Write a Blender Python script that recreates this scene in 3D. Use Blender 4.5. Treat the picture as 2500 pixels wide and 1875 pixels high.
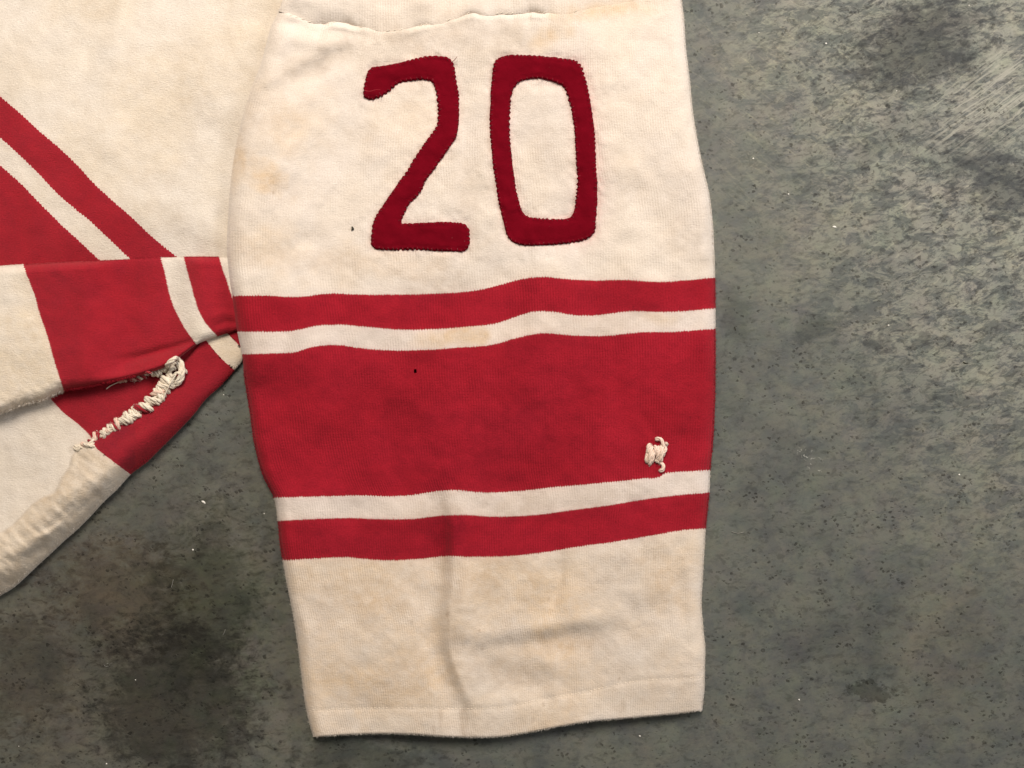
import bpy, math, random
import numpy as np
from mathutils import Vector
from mathutils.geometry import delaunay_2d_cdt

random.seed(7)
rng = np.random.default_rng(7)
scene = bpy.context.scene
for o in list(bpy.data.objects):
    bpy.data.objects.remove(o)

# ------------------------------------------------------------------ units
# measurements are taken in photo pixels (2500 x 1875); one pixel is 0.206 mm on the floor
S = 0.515 / 2500.0
LENS = 30.0
D = 2500.0 * LENS / 36.0            # camera height in the same unit

# ------------------------------------------------------------------ camera
cam = bpy.data.cameras.new('camera')
cam.lens = LENS
cam.sensor_width = 36.0
cam.sensor_fit = 'HORIZONTAL'
cam.clip_start = 0.01
cam.clip_end = 20.0
cam_o = bpy.data.objects.new('camera', cam)
scene.collection.objects.link(cam_o)
cam_o.location = (0, 0, D * S)
cam_o.rotation_euler = (0, 0, 0)
scene.camera = cam_o

# ------------------------------------------------------------------ light
world = bpy.data.worlds.new('World')
scene.world = world
world.use_nodes = True
bg = world.node_tree.nodes['Background']
bg.inputs['Color'].default_value = (1.0, 0.93, 0.84, 1)
bg.inputs['Strength'].default_value = 0.15

def area(name, loc, target, size, power, color):
    l = bpy.data.lights.new(name, 'AREA')
    l.shape = 'DISK'
    l.size = size
    l.energy = power
    l.color = color
    o = bpy.data.objects.new(name, l)
    scene.collection.objects.link(o)
    o.location = loc
    o.rotation_euler = (Vector(target) - Vector(loc)).to_track_quat('-Z', 'Y').to_euler()
    return o
area('ceiling_lamp', (-0.06, 0.80, 0.88), (0, 0.05, 0), 0.55, 18.7, (1.0, 0.89, 0.775))
area('side_lamp', (1.10, 0.45, 0.62), (0.1, 0, 0), 0.5, 9.0, (0.95, 0.95, 0.97))

vs = scene.view_settings
vs.view_transform = 'Standard'
vs.look = 'None'
vs.exposure = 0.0
vs.gamma = 1.0
vs.use_curve_mapping = False
scene.render.engine = 'CYCLES'
scene.cycles.use_denoising = True
scene.cycles.max_bounces = 5

# ------------------------------------------------------------------ numeric helpers
def P(X, Y, Z):
    """photo point at height Z (all in pixels) -> metres in the scene"""
    X = np.asarray(X, float); Y = np.asarray(Y, float); Z = np.asarray(Z, float)
    f = (D - Z) / D
    return np.stack([(X - 1250.0) * f * S, (937.5 - Y) * f * S, Z * S + 0 * X], -1)

def pchip(pts):
    pts = sorted(pts)
    x = np.array([p[0] for p in pts], float); y = np.array([p[1] for p in pts], float)
    h = np.diff(x); d = np.diff(y) / h
    m = np.zeros(len(x)); m[0] = d[0]; m[-1] = d[-1]
    for i in range(1, len(x) - 1):
        m[i] = (d[i-1] * h[i] + d[i] * h[i-1]) / (h[i] + h[i-1])
    def f(q):
        q = np.asarray(q, float)
        i = np.clip(np.searchsorted(x, q) - 1, 0, len(h) - 1)
        t = (q - x[i]) / h[i]
        lo = t < 0; hi = t > 1
        tc = np.clip(t, 0, 1)
        r = ((2*tc**3 - 3*tc**2 + 1) * y[i] + (tc**3 - 2*tc**2 + tc) * h[i] * m[i]
             + (-2*tc**3 + 3*tc**2) * y[i+1] + (tc**3 - tc**2) * h[i] * m[i+1])
        r = np.where(lo, y[0] + m[0] * (q - x[0]), r)
        r = np.where(hi, y[-1] + m[-1] * (q - x[-1]), r)
        return r
    return f

def sst(a, b, x):
    t = np.clip((np.asarray(x, float) - a) / (b - a), 0, 1)
    return t * t * (3 - 2 * t)

def vnoise(x, y, seed, octaves=1, gain=0.5):
    out = 0.0; amp = 1.0
    for k in range(octaves):
        r = np.random.default_rng(seed * 31 + k)
        tab = r.uniform(-1, 1, (256, 256))
        xi = np.floor(x).astype(int); yi = np.floor(y).astype(int)
        fx = x - xi; fy = y - yi
        fx = fx*fx*fx*(fx*(fx*6-15)+10); fy = fy*fy*fy*(fy*(fy*6-15)+10)
        a = tab[xi & 255, yi & 255]; b = tab[(xi+1) & 255, yi & 255]
        c = tab[xi & 255, (yi+1) & 255]; d = tab[(xi+1) & 255, (yi+1) & 255]
        out = out + amp * ((a*(1-fx) + b*fx)*(1-fy) + (c*(1-fx) + d*fx)*fy)
        amp *= gain; x = x * 2.03; y = y * 2.03
    return out

def polydist(X, Y, pts, closed=False):
    """distance to a polyline, and signed side (+ = left of travel in photo axes)"""
    X = np.asarray(X, float); Y = np.asarray(Y, float)
    best = np.full(X.shape, 1e9); side = np.zeros(X.shape); par = np.zeros(X.shape)
    n = len(pts); segs = [(i, (i+1) % n) for i in range(n if closed else n - 1)]
    for k, (i, j) in enumerate(segs):
        ax, ay = pts[i]; bx, by = pts[j]
        dx, dy = bx-ax, by-ay; L2 = dx*dx + dy*dy + 1e-9
        t = np.clip(((X-ax)*dx + (Y-ay)*dy) / L2, 0, 1)
        px, py = X-(ax+t*dx), Y-(ay+t*dy)
        dd = np.hypot(px, py)
        better = dd < best
        best = np.where(better, dd, best)
        side = np.where(better, np.sign(dx*py - dy*px), side)
        par = np.where(better, (k + t) / len(segs), par)
    return best, side, par

def crease(X, Y, pts, w, amp, skew=0.0):
    """a soft ridge (amp>0) or groove (amp<0) along a line; skew makes one flank steep"""
    m = (np.abs(X - np.mean([p[0] for p in pts])) < 4*w + np.ptp([p[0] for p in pts])) 
    d, s, par = polydist(X, Y, pts)
    sd = d * s
    ww = w * np.where(sd > 0, 1 + skew, 1 - skew)
    return amp * np.exp(-(d / ww) ** 2) * np.sin(np.clip(par, 0.03, 0.97) * math.pi) ** 0.5

def blob(X, Y, cx, cy, rx, ry, rot=0.0, seed=1, rough=0.45):
    c, s = math.cos(rot), math.sin(rot)
    dx, dy = X - cx, Y - cy
    a = (dx*c + dy*s) / rx; b = (-dx*s + dy*c) / ry
    r = np.hypot(a, b) + rough * vnoise(X/55.0 + seed*3.1, Y/55.0 + seed*1.7, seed, 3)
    return np.clip(1.25 - r, 0, 1)

def rolloff(d, r):
    t = np.clip(d / r, 0, 1)
    return np.sqrt(np.clip(1 - (1 - t) ** 2, 0, 1))

# ------------------------------------------------------------------ node helpers
def newmat(name):
    m = bpy.data.materials.new(name); m.use_nodes = True
    nt = m.node_tree; nt.nodes.clear()
    return m, nt

class NB:
    def __init__(s, nt): s.nt = nt
    def n(s, typ, **kw):
        nd = s.nt.nodes.new(typ)
        for k, v in kw.items(): setattr(nd, k, v)
        return nd
    def put(s, sock, v):
        if isinstance(v, bpy.types.NodeSocket): s.nt.links.new(v, sock)
        elif isinstance(v, (tuple, list)):
            v = tuple(v)
            if len(sock.default_value) == 4 and len(v) == 3: v = v + (1,)
            sock.default_value = v
        else: sock.default_value = v
    def math(s, op, a, b=0.0, c=0.0, clamp=False):
        nd = s.n('ShaderNodeMath', operation=op, use_clamp=clamp)
        s.put(nd.inputs[0], a); s.put(nd.inputs[1], b)
        if len(nd.inputs) > 2: s.put(nd.inputs[2], c)
        return nd.outputs[0]
    def mix(s, f, a, b, blend='MIX'):
        nd = s.n('ShaderNodeMix', data_type='RGBA', blend_type=blend)
        nd.clamp_factor = True
        s.put(nd.inputs[0], f); s.put(nd.inputs[6], a); s.put(nd.inputs[7], b)
        return nd.outputs[2]
    def noise(s, vec, scale, detail=2.0, rough=0.5, dist=0.0, col=False):
        nd = s.n('ShaderNodeTexNoise')
        s.put(nd.inputs['Vector'], vec); s.put(nd.inputs['Scale'], scale)
        s.put(nd.inputs['Detail'], detail); s.put(nd.inputs['Roughness'], rough)
        s.put(nd.inputs['Distortion'], dist)
        return nd.outputs['Color' if col else 'Fac']
    def ramp(s, f, lo, hi, a=0.0, b=1.0, smooth=True):
        nd = s.n('ShaderNodeMapRange', interpolation_type='SMOOTHSTEP' if smooth else 'LINEAR')
        s.put(nd.inputs[0], f); s.put(nd.inputs[1], lo); s.put(nd.inputs[2], hi)
        s.put(nd.inputs[3], a); s.put(nd.inputs[4], b)
        return nd.outputs[0]
    def mapping(s, vec, loc=(0,0,0), rot=(0,0,0), scale=(1,1,1), typ='POINT'):
        nd = s.n('ShaderNodeMapping', vector_type=typ)
        s.put(nd.inputs['Vector'], vec)
        nd.inputs['Location'].default_value = loc
        nd.inputs['Rotation'].default_value = rot
        nd.inputs['Scale'].default_value = scale
        return nd.outputs[0]
    def attr(s, name, out='Fac'):
        nd = s.n('ShaderNodeAttribute', attribute_name=name)
        return nd.outputs[out]
    def voro(s, vec, scale, feature='F1', rnd=1.0):
        nd = s.n('ShaderNodeTexVoronoi', feature=feature)
        s.put(nd.inputs['Vector'], vec); s.put(nd.inputs['Scale'], scale)
        s.put(nd.inputs['Randomness'], rnd)
        return nd
    def vadd(s, a, b, op='ADD'):
        nd = s.n('ShaderNodeVectorMath', operation=op)
        s.put(nd.inputs[0], a); s.put(nd.inputs[1], b)
        return nd.outputs[0]

def finish(nb, color, rough, height=None, bstr=0.3, bdist=0.0004, spec=0.2, sheen=0.0, sheen_tint=(1,1,1)):
    b = nb.n('ShaderNodeBsdfPrincipled')
    nb.put(b.inputs['Base Color'], color); nb.put(b.inputs['Roughness'], rough)
    nb.put(b.inputs['Specular IOR Level'], spec)
    if sheen:
        b.inputs['Sheen Weight'].default_value = sheen
        b.inputs['Sheen Roughness'].default_value = 0.55
        b.inputs['Sheen Tint'].default_value = tuple(sheen_tint) + (1,)
    if height is not None:
        bp = nb.n('ShaderNodeBump')
        bp.inputs['Strength'].default_value = bstr
        bp.inputs['Distance'].default_value = bdist
        nb.put(bp.inputs['Height'], height)
        nb.nt.links.new(bp.outputs[0], b.inputs['Normal'])
    out = nb.n('ShaderNodeOutputMaterial')
    nb.nt.links.new(b.outputs[0], out.inputs[0])

# cloth: attributes px = (X,Y,0)/100, knit = (wale, course, 0), soil / yellow / pink masks
def cloth_material(name, base_a, base_b, soil_col, yellow_col, pink_col, fleece=0.0, sheen=0.25,
                   sheen_tint=(1,1,1), speck=0.12, rib=0.5, mott=1.0, tex=0.34):
    m, nt = newmat(name); nb = NB(nt)
    px = nb.attr('px', 'Vector'); kn = nb.attr('knit', 'Vector')
    big = nb.noise(px, 0.55, 4, 0.55)
    mid = nb.noise(px, 2.6, 4, 0.6)
    col = nb.mix(nb.ramp(big, 0.32, 0.68), base_a, base_b)
    mfac = nb.ramp(mid, 0.3, 0.75)
    col = nb.mix(nb.math('MULTIPLY', mfac, 0.22 * mott), col, nb.mix(1.0, col, soil_col, 'MULTIPLY'))
    # stains
    sn = nb.noise(px, 4.0, 5, 0.65)
    soil = nb.math('MULTIPLY', nb.attr('soil'), nb.ramp(sn, 0.25, 0.7, 0.45, 1.15), clamp=True)
    col = nb.mix(soil, col, nb.mix(1.0, col, soil_col, 'MULTIPLY'))
    yel = nb.math('MULTIPLY', nb.attr('yellow'), nb.ramp(sn, 0.25, 0.7, 0.5, 1.1), clamp=True)
    col = nb.mix(yel, col, nb.mix(1.0, col, yellow_col, 'MULTIPLY'))
    pn = nb.noise(px, 9.0, 3, 0.6)
    pk = nb.math('MULTIPLY', nb.attr('pink'), nb.ramp(pn, 0.3, 0.7, 0.5, 1.2), clamp=True)
    col = nb.mix(pk, col, pink_col)
    # pilled specks and worn fibres
    pill = nb.noise(nb.mapping(px, scale=(1, 1.4, 1)), 9.0, 3, 0.6, 0.3)
    pill2 = nb.noise(nb.mapping(px, loc=(3, 9, 0), scale=(1, 1.7, 1)), 5.0, 2, 0.5)
    pm = nb.math('MULTIPLY', nb.ramp(pill, 0.60, 0.76), nb.ramp(pill2, 0.42, 0.7))
    col = nb.mix(nb.math('MULTIPLY', pm, speck * 2.2), col, nb.mix(1.0, col, soil_col, 'MULTIPLY'))
    # knit wales and courses
    sx = nb.n('ShaderNodeSeparateXYZ'); nb.put(sx.inputs[0], kn)
    wob = nb.math('MULTIPLY', nb.math('SUBTRACT', nb.noise(px, 1.2, 2), 0.5), 1.2)
    wale = nb.math('SINE', nb.math('MULTIPLY', nb.math('ADD', sx.outputs[0], wob), 2 * math.pi))
    course = nb.math('SINE', nb.math('MULTIPLY', sx.outputs[1], 2 * math.pi))
    fine = nb.noise(px, 26.0, 3, 0.65)
    fibre = nb.noise(nb.mapping(px, rot=(0, 0, 0.4), scale=(1, 2.4, 1)), 13.0, 4, 0.7, 0.6)
    knitm = nb.ramp(nb.noise(px, 0.9, 3, 0.6), 0.35, 0.62)
    ribs = nb.math('MULTIPLY', nb.math('MULTIPLY_ADD', wale, 0.5, nb.math('MULTIPLY', course, 0.10)), nb.math('MULTIPLY', knitm, rib))
    h = nb.math('ADD', nb.math('MULTIPLY', fine, 0.9), ribs)
    h = nb.math('ADD', h, nb.math('MULTIPLY', fibre, 1.0 + 1.2 * fleece))
    h = nb.math('ADD', h, nb.math('MULTIPLY', mid, 1.2))
    h = nb.math('ADD', h, nb.math('MULTIPLY', pill, 0.9))
    col = nb.mix(nb.math('MULTIPLY', nb.ramp(nb.math('MULTIPLY_ADD', ribs, 0.22, fine), 0.70, 0.30), tex), col,
                 nb.mix(1.0, col, (0.66, 0.63, 0.60), 'MULTIPLY'))
    finish(nb, col, 0.95, h, 0.55, 0.00032, spec=0.08, sheen=sheen, sheen_tint=sheen_tint)
    return m

CREAM = cloth_material('cream_wool_knit', (0.71, 0.645, 0.585), (0.72, 0.645, 0.565),
                       (0.70, 0.655, 0.61), (0.95, 0.80, 0.60), (0.66, 0.40, 0.375))
STRIPE_WHITE = cloth_material('white_wool_stripe', (0.70, 0.625, 0.575), (0.70, 0.615, 0.555),
                       (0.70, 0.66, 0.61), (0.95, 0.82, 0.62), (0.66, 0.40, 0.375))
RED = cloth_material('red_wool_knit', (0.365, 0.0122, 0.0265), (0.325, 0.0100, 0.0215),
                     (0.60, 0.62, 0.72), (0.9, 1.0, 1.0), (0.5, 0.03, 0.05), sheen=0.10,
                     sheen_tint=(1.0, 0.45, 0.45), speck=0.42, rib=0.8, tex=0.75, mott=1.4)
FLEECE = cloth_material('brushed_cream_wool', (0.735, 0.680, 0.615), (0.735, 0.668, 0.58),
                        (0.70, 0.64, 0.57), (0.94, 0.80, 0.55), (0.66, 0.40, 0.375), fleece=1.0, rib=0.1)
FLEECE_RED = cloth_material('brushed_red_wool', (0.350, 0.0148, 0.0272), (0.320, 0.0118, 0.0222),
                        (0.55, 0.75, 0.9), (0.9, 1.0, 1.0), (0.5, 0.03, 0.05), fleece=1.0, rib=0.15,
                        sheen=0.16, sheen_tint=(1.0, 0.5, 0.45), speck=0.34, tex=0.6, mott=1.3)

def felt_material():
    m, nt = newmat('crimson_felt'); nb = NB(nt)
    px = nb.attr('px', 'Vector')
    a = nb.noise(px, 2.0, 4, 0.6); f = nb.noise(px, 22.0, 4, 0.7)
    col = nb.mix(nb.ramp(a, 0.3, 0.7), (0.146, 0.0020, 0.0085), (0.118, 0.0016, 0.0066))
    col = nb.mix(nb.ramp(f, 0.45, 0.75, 0, 0.35), col, (0.160, 0.0034, 0.012))
    lint = nb.ramp(nb.noise(nb.mapping(px, scale=(1, 1.5, 1)), 16, 1, 0.4), 0.80, 0.86)
    col = nb.mix(nb.math('MULTIPLY', lint, 0.4), col, (0.5, 0.25, 0.25))
    h = nb.math('ADD', f, nb.math('MULTIPLY', a, 1.5))
    finish(nb, col, 0.96, h, 0.5, 0.0004, spec=0.02, sheen=0.03, sheen_tint=(1, 0.3, 0.35))
    return m
FELT = felt_material()

def yarn_material(name, c1, c2, sc=30.0):
    m, nt = newmat(name); nb = NB(nt)
    tc = nb.n('ShaderNodeTexCoord')
    v = nb.mapping(tc.outputs['Object'], scale=(1/(100*S),)*3)
    f = nb.noise(v, sc, 4, 0.7); g = nb.noise(v, 5.0, 3, 0.6)
    col = nb.mix(nb.ramp(g, 0.3, 0.7), c1, c2)
    col = nb.mix(nb.ramp(f, 0.55, 0.25, 0, 0.35), col, tuple(x * 0.55 for x in c1))
    finish(nb, col, 0.95, f, 0.7, 0.0005, spec=0.1, sheen=0.15)
    return m
YARN = yarn_material('cream_yarn', (0.78, 0.705, 0.59), (0.72, 0.63, 0.50))
YARN_PINK = yarn_material('pinkish_yarn', (0.75, 0.55, 0.45), (0.68, 0.50, 0.40))
YARN_RED = yarn_material('red_yarn', (0.34, 0.016, 0.03), (0.28, 0.012, 0.02))
THREAD_RED = yarn_material('dark_red_thread', (0.155, 0.003, 0.010), (0.13, 0.0025, 0.008))
THREAD_WHITE = yarn_material('white_thread', (0.84, 0.74, 0.62), (0.80, 0.70, 0.56))
THREAD_SEAM = yarn_material('cream_seam_thread', (0.84, 0.77, 0.66), (0.76, 0.68, 0.56))
DARK_FLECK = yarn_material('dark_fleck', (0.03, 0.03, 0.02), (0.05, 0.045, 0.03))
WHITE_FLECK = yarn_material('white_fleck', (0.85, 0.83, 0.78), (0.7, 0.68, 0.62))

# ------------------------------------------------------------------ floor material
def concrete():
    m, nt = newmat('worn_sealed_concrete'); nb = NB(nt)
    tc = nb.n('ShaderNodeTexCoord')
    k = 1.0 / (100 * S)
    p = nb.mapping(tc.outputs['Object'], loc=(12.5, 9.375, 0), scale=(k, -k, k))     # photo pixels / 100
    wn = nb.noise(p, 0.9, 5, 0.62, col=True)
    warp = nb.vadd(nb.vadd(wn, (0.5, 0.5, 0.5), 'SUBTRACT'), (1.6, 1.6, 0), 'MULTIPLY')
    pw = nb.vadd(p, warp)
    mid = nb.noise(p, 1.25, 9, 0.72, 0.5)
    mid2 = nb.noise(nb.mapping(p, loc=(7, 3, 1), rot=(0, 0, 0.45), scale=(0.75, 1.3, 1)), 4.0, 7, 0.74, 0.4)
    fine = nb.noise(p, 15.0, 4, 0.7)
    rag = nb.math('ADD', nb.math('MULTIPLY', nb.math('SUBTRACT', mid, 0.5), 1.1), nb.math('MULTIPLY', nb.math('SUBTRACT', mid2, 0.5), 1.5))
    def spot(cx, cy, rx, ry, rot=0.0, lo=0.6, hi=1.1, ragged=1.0):
        q = nb.mapping(pw, loc=(cx/100, cy/100, 0), rot=(0, 0, rot), scale=(rx/100, ry/100, 1), typ='TEXTURE')
        ln = nb.n('ShaderNodeVectorMath', operation='LENGTH'); nb.put(ln.inputs[0], q)
        return nb.ramp(nb.math('MULTIPLY_ADD', rag, ragged, ln.outputs['Value']), hi, lo)
    col = (0.0905, 0.0975, 0.0920)
    def lay(f, c, amt=1.0, mul=True):
        nonlocal col
        f = nb.math('MULTIPLY', f, amt) if not isinstance(f, float) else f * amt
        col = nb.mix(f, col, nb.mix(1.0, col, c, 'MULTIPLY') if mul else c)
    sx = nb.n('ShaderNodeSeparateXYZ'); nb.put(sx.inputs[0], pw)
    X, Y = sx.outputs[0], sx.outputs[1]
    mA = nb.math('MULTIPLY', nb.ramp(nb.math('SUBTRACT', X, nb.math('MULTIPLY', Y, 0.35)), 15.2, 20.8), nb.ramp(Y, 16.0, 7.0))
    mB = nb.math('MULTIPLY', nb.ramp(X, 23.5, 19.5), nb.ramp(Y, 8.0, 2.5))
    # laitance: paler, warmer skin over the grey, thickest where the float swept upper right
    lay(nb.ramp(mid, 0.40, 0.56), (1.28, 1.26, 1.18), 0.85)
    skin = nb.noise(nb.mapping(p, loc=(3, 1, 2), rot=(0, 0, 0.55), scale=(0.6, 1.25, 1)), 2.6, 9, 0.80, 0.5)
    sk = nb.ramp(skin, 0.44, 0.54)
    lay(nb.math('MULTIPLY', sk, mA), (0.246, 0.247, 0.203), 0.85, False)
    lay(nb.math('MULTIPLY', sk, nb.math('SUBTRACT', 1.0, mA)), (1.14, 1.11, 1.05), 0.7)
    cloud = nb.noise(nb.mapping(p, loc=(9, 4, 6)), 0.45, 5, 0.6, 0.6)
    lay(nb.ramp(cloud, 0.52, 0.36), (0.76, 0.79, 0.82), 0.8)
    lay(nb.ramp(cloud, 0.52, 0.68), (1.18, 1.15, 1.10), 0.8)
    # cool grey and faint green / brown / violet tints
    tint = nb.noise(nb.mapping(p, loc=(2, 5, 4)), 1.5, 4, 0.65, col=True)
    lay(0.20, nb.vadd(tint, (0.5, 0.5, 0.5)))
    # dark mottling
    lay(nb.ramp(mid2, 0.49, 0.38), (0.64, 0.64, 0.64), 0.75)
    # short dark float marks and pale scratches
    def streak(ang, loc, sc_long, sc_cross, lo, hi, det=4):
        q = nb.mapping(nb.vadd(p, nb.vadd(warp, (0.10, 0.10, 0), 'MULTIPLY')), loc=loc, rot=(0, 0, ang))
        return nb.ramp(nb.noise(nb.mapping(q, scale=(sc_long, sc_cross, 1)), 1.0, det, 0.68, 0.5), lo, hi)
    strA = nb.math('MULTIPLY_ADD', mA, 0.80, 0.20)
    lay(nb.math('MULTIPLY', streak(math.radians(24), (3, 8, 2), 3.6, 8.5, 0.53, 0.60), strA), (0.46, 0.46, 0.47), 0.90)
    lay(nb.math('MULTIPLY', streak(math.radians(34), (5, 2, 1), 2.4, 11.0, 0.57, 0.66, 5), mA), (0.58, 0.58, 0.60), 0.75)
    lay(nb.math('MULTIPLY', streak(math.radians(40), (1, 1, 5), 0.9, 14.0, 0.56, 0.68, 4), mA), (1.45, 1.42, 1.33), 0.75)
    lay(nb.math('MULTIPLY', streak(math.radians(-38), (4, 1, 0), 1.3, 13.0, 0.55, 0.66, 4), mB), (1.45, 1.40, 1.28), 0.7)
    lay(nb.math('MULTIPLY', streak(math.radians(36), (6, 3, 3), 0.55, 16.0, 0.50, 0.60, 4), spot(2420, 250, 210, 110, -0.6, 0.5, 1.2, 0.5)), (0.330, 0.322, 0.270), 0.75, False)
    # broken stains and broader changes of tone
    lay(spot(330, 1560, 640, 520, -0.5, 0.2, 1.3, 0.6), (0.80, 0.70, 0.63), 0.85)  # broad brown darkening of the lower left
    lay(spot(430, 1720, 235, 230, -0.35, 0.55, 1.15, 0.9), (0.38, 0.38, 0.38), 0.9)  # dark stain, with the shadow over this corner painted into its colour
    lay(spot(500, 1480, 150, 260, 0.15, 0.45, 1.2, 1.2), (0.52, 0.56, 0.48), 0.85)
    lay(spot(300, 1450, 200, 150, 0.4, 0.5, 1.2, 1.6), (0.72, 0.62, 0.54), 0.7)
    lay(spot(60, 1650, 130, 170, 0.1, 0.5, 1.2, 1.6), (0.66, 0.62, 0.58), 0.7)
    lay(spot(860, 1850, 200, 60, 0.0, 0.5, 1.2, 1.3), (0.55, 0.56, 0.52), 0.8)
    lay(spot(2235, 115, 190, 120, -0.35, 0.45, 1.2, 1.4), (0.36, 0.37, 0.38), 0.95)
    lay(spot(2430, 440, 150, 110, 0.5, 0.5, 1.2, 1.8), (0.44, 0.45, 0.47), 0.9)
    lay(spot(2180, 330, 120, 45, -0.5, 0.5, 1.2, 1.8), (0.60, 0.61, 0.63), 0.7)
    lay(spot(2120, 1685, 62, 24, 0.06, 0.75, 1.1, 1.5), (0.44, 0.44, 0.42), 0.75)
    lay(spot(2300, 1570, 130, 190, 0.2, 0.4, 1.25, 0.7), (1.22, 1.10, 0.98), 0.55)
    lay(spot(1990, 800, 75, 38, -0.3, 0.6, 1.15, 1.0), (0.66, 0.70, 0.66), 0.8)
    lay(spot(2160, 833, 42, 24, 0.0, 0.7, 1.1, 0.9), (0.58, 0.58, 0.62), 0.8)
    lay(spot(2240, 835, 30, 22, 0.0, 0.7, 1.1, 0.9), (0.58, 0.58, 0.60), 0.8)
    lay(spot(1800, 760, 42, 80, 0.0, 0.5, 1.2, 0.9), (0.70, 0.72, 0.68), 0.7)
    lay(spot(2060, 1560, 180, 120, 0.2, 0.4, 1.2, 1.0), (0.78, 0.78, 0.78), 0.6)
    lay(spot(560, 1060, 200, 160, 0.2, 0.3, 1.2, 0.8), (0.80, 0.81, 0.82), 0.7)
    grn = nb.ramp(nb.noise(nb.mapping(p, loc=(1, 2, 7)), 1.2, 4, 0.62), 0.48, 0.64)
    lay(nb.math('MULTIPLY', grn, spot(520, 1650, 330, 340, 0.0, 0.3, 1.3, 0.5)), (0.80, 0.93, 0.78), 0.6)
    # pits
    hp = None
    for sc, thr, size, seed, amt in ((3.6, 0.72, 0.20, 2, 0.6), (7.0, 0.45, 0.34, 6, 0.85), (12.0, 0.25, 0.48, 11, 0.85)):
        vv = nb.mapping(nb.vadd(p, nb.vadd(nb.noise(p, 9.0, 4, 0.65, col=True), (0.17, 0.17, 0), 'MULTIPLY')), loc=(seed, seed * 2.3, 0), rot=(0, 0, 0.4), scale=(0.75, 1.0, 1))
        v = nb.voro(vv, sc)
        cs = nb.n('ShaderNodeSeparateColor'); nb.put(cs.inputs[0], v.outputs['Color'])
        r = nb.math('MULTIPLY', nb.ramp(cs.outputs[0], thr, 1.0, 0.0, 1.0, False), size)
        pit = nb.ramp(nb.math('SUBTRACT', v.outputs['Distance'], r), 0.03, -0.09)
        dens = nb.ramp(nb.noise(nb.mapping(p, loc=(seed, 0, 3)), 1.3, 6, 0.7), 0.44, 0.60, 0.06, 1.0)
        pit = nb.math('MULTIPLY', pit, dens)
        lay(pit, (0.30, 0.29, 0.27), amt)
        hp = pit if hp is None else nb.math('ADD', hp, pit)
    # chalky scuffs
    dots = nb.ramp(nb.voro(nb.mapping(pw, loc=(3, 3, 0)), 13.0).outputs['Distance'], 0.30, 0.16)
    lay(nb.math('MULTIPLY', dots, spot(1975, 1120, 46, 38, 0.4, 0.1, 1.0, 0.3)), (0.50, 0.50, 0.46), 0.60, False)
    lay(nb.math('MULTIPLY', dots, spot(272, 1588, 22, 18, 0.4, 0.1, 1.0, 0.3)), (0.36, 0.36, 0.34), 0.6, False)
    lay(nb.ramp(fine, 0.45, 0.25), (0.82, 0.82, 0.82), 0.7)
    lay(nb.ramp(fine, 0.55, 0.75), (1.22, 1.21, 1.18), 0.7)
    h = nb.math('SUBTRACT', nb.math('MULTIPLY_ADD', mid2, 0.8, nb.math('MULTIPLY', fine, 0.35)), nb.math('MULTIPLY', hp, 0.9))
    rg = nb.ramp(mid, 0.3, 0.7, 0.62, 0.48)
    finish(nb, col, rg, h, 0.35, 0.0004, spec=0.35)
    return m
CONCRETE = concrete()

# ------------------------------------------------------------------ object helpers
COL = scene.collection
def link(name, me, mat, parent=None):
    o = bpy.data.objects.new(name, me)
    COL.objects.link(o)
    if me is not None and mat is not None:
        me.materials.clear(); me.materials.append(mat)
    if parent is not None: o.parent = parent
    return o

def set_attr(me, name, arr, vec=False):
    a = me.attributes.new(name, 'FLOAT_VECTOR' if vec else 'FLOAT', 'POINT')
    a.data.foreach_set('vector' if vec else 'value', np.asarray(arr, np.float32).ravel())

def mesh_from(name, co, faces, normals=None, attrs=None):
    me = bpy.data.meshes.new(name)
    co = np.asarray(co, np.float32); faces = np.asarray(faces, np.int32)
    nf, k = faces.shape
    me.vertices.add(len(co)); me.vertices.foreach_set('co', co.ravel())
    me.loops.add(nf * k); me.loops.foreach_set('vertex_index', faces.ravel())
    me.polygons.add(nf); me.polygons.foreach_set('loop_start', np.arange(0, nf*k, k, dtype=np.int32))
    me.update(calc_edges=True)
    me.validate()
    me.polygons.foreach_set('use_smooth', np.ones(len(me.polygons), bool))
    for kk, v in (attrs or {}).items():
        set_attr(me, kk, v, vec=(kk in ('px', 'knit')))
    if normals is not None:
        me.normals_split_custom_set_from_vertices(np.asarray(normals, np.float32).reshape(-1, 3).tolist())
    return me

class Grid:
    """a cloth patch: rows x columns of points with a shared smooth normal field"""
    def __init__(s, X, Y, Z, attrs):
        s.X, s.Y, s.Z, s.attrs = X, Y, Z, attrs
        s.co = P(X, Y, Z)
        du = np.gradient(s.co, axis=1); dv = np.gradient(s.co, axis=0)
        n = np.cross(du, dv)
        n /= np.linalg.norm(n, axis=-1, keepdims=True) + 1e-12
        mid = n[n.shape[0]//2, n.shape[1]//2]
        s.flip = mid[2] < 0
        s.n = -n if s.flip else n
    def part(s, name, r0, r1, mat, parent, keep=None):
        R, C = r1 - r0 + 1, s.X.shape[1]
        idx = np.arange(R * C).reshape(R, C)
        f = np.stack([idx[:-1, :-1], idx[:-1, 1:], idx[1:, 1:], idx[1:, :-1]], -1)
        if s.flip: f = f[..., ::-1]
        if keep is not None: f = f[keep[r0:r1]]
        f = f.reshape(-1, 4)
        sl = slice(r0, r1 + 1)
        used = np.unique(f)
        remap = np.full(R * C, -1); remap[used] = np.arange(len(used))
        pick = lambda a, k: a[sl].reshape(R * C, *a.shape[2:])[used]
        at = {k: pick(v, k) for k, v in s.attrs.items()}
        me = mesh_from(name, pick(s.co, ''), remap[f], pick(s.n, ''), at)
        return link(name, me, mat, parent)

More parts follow.
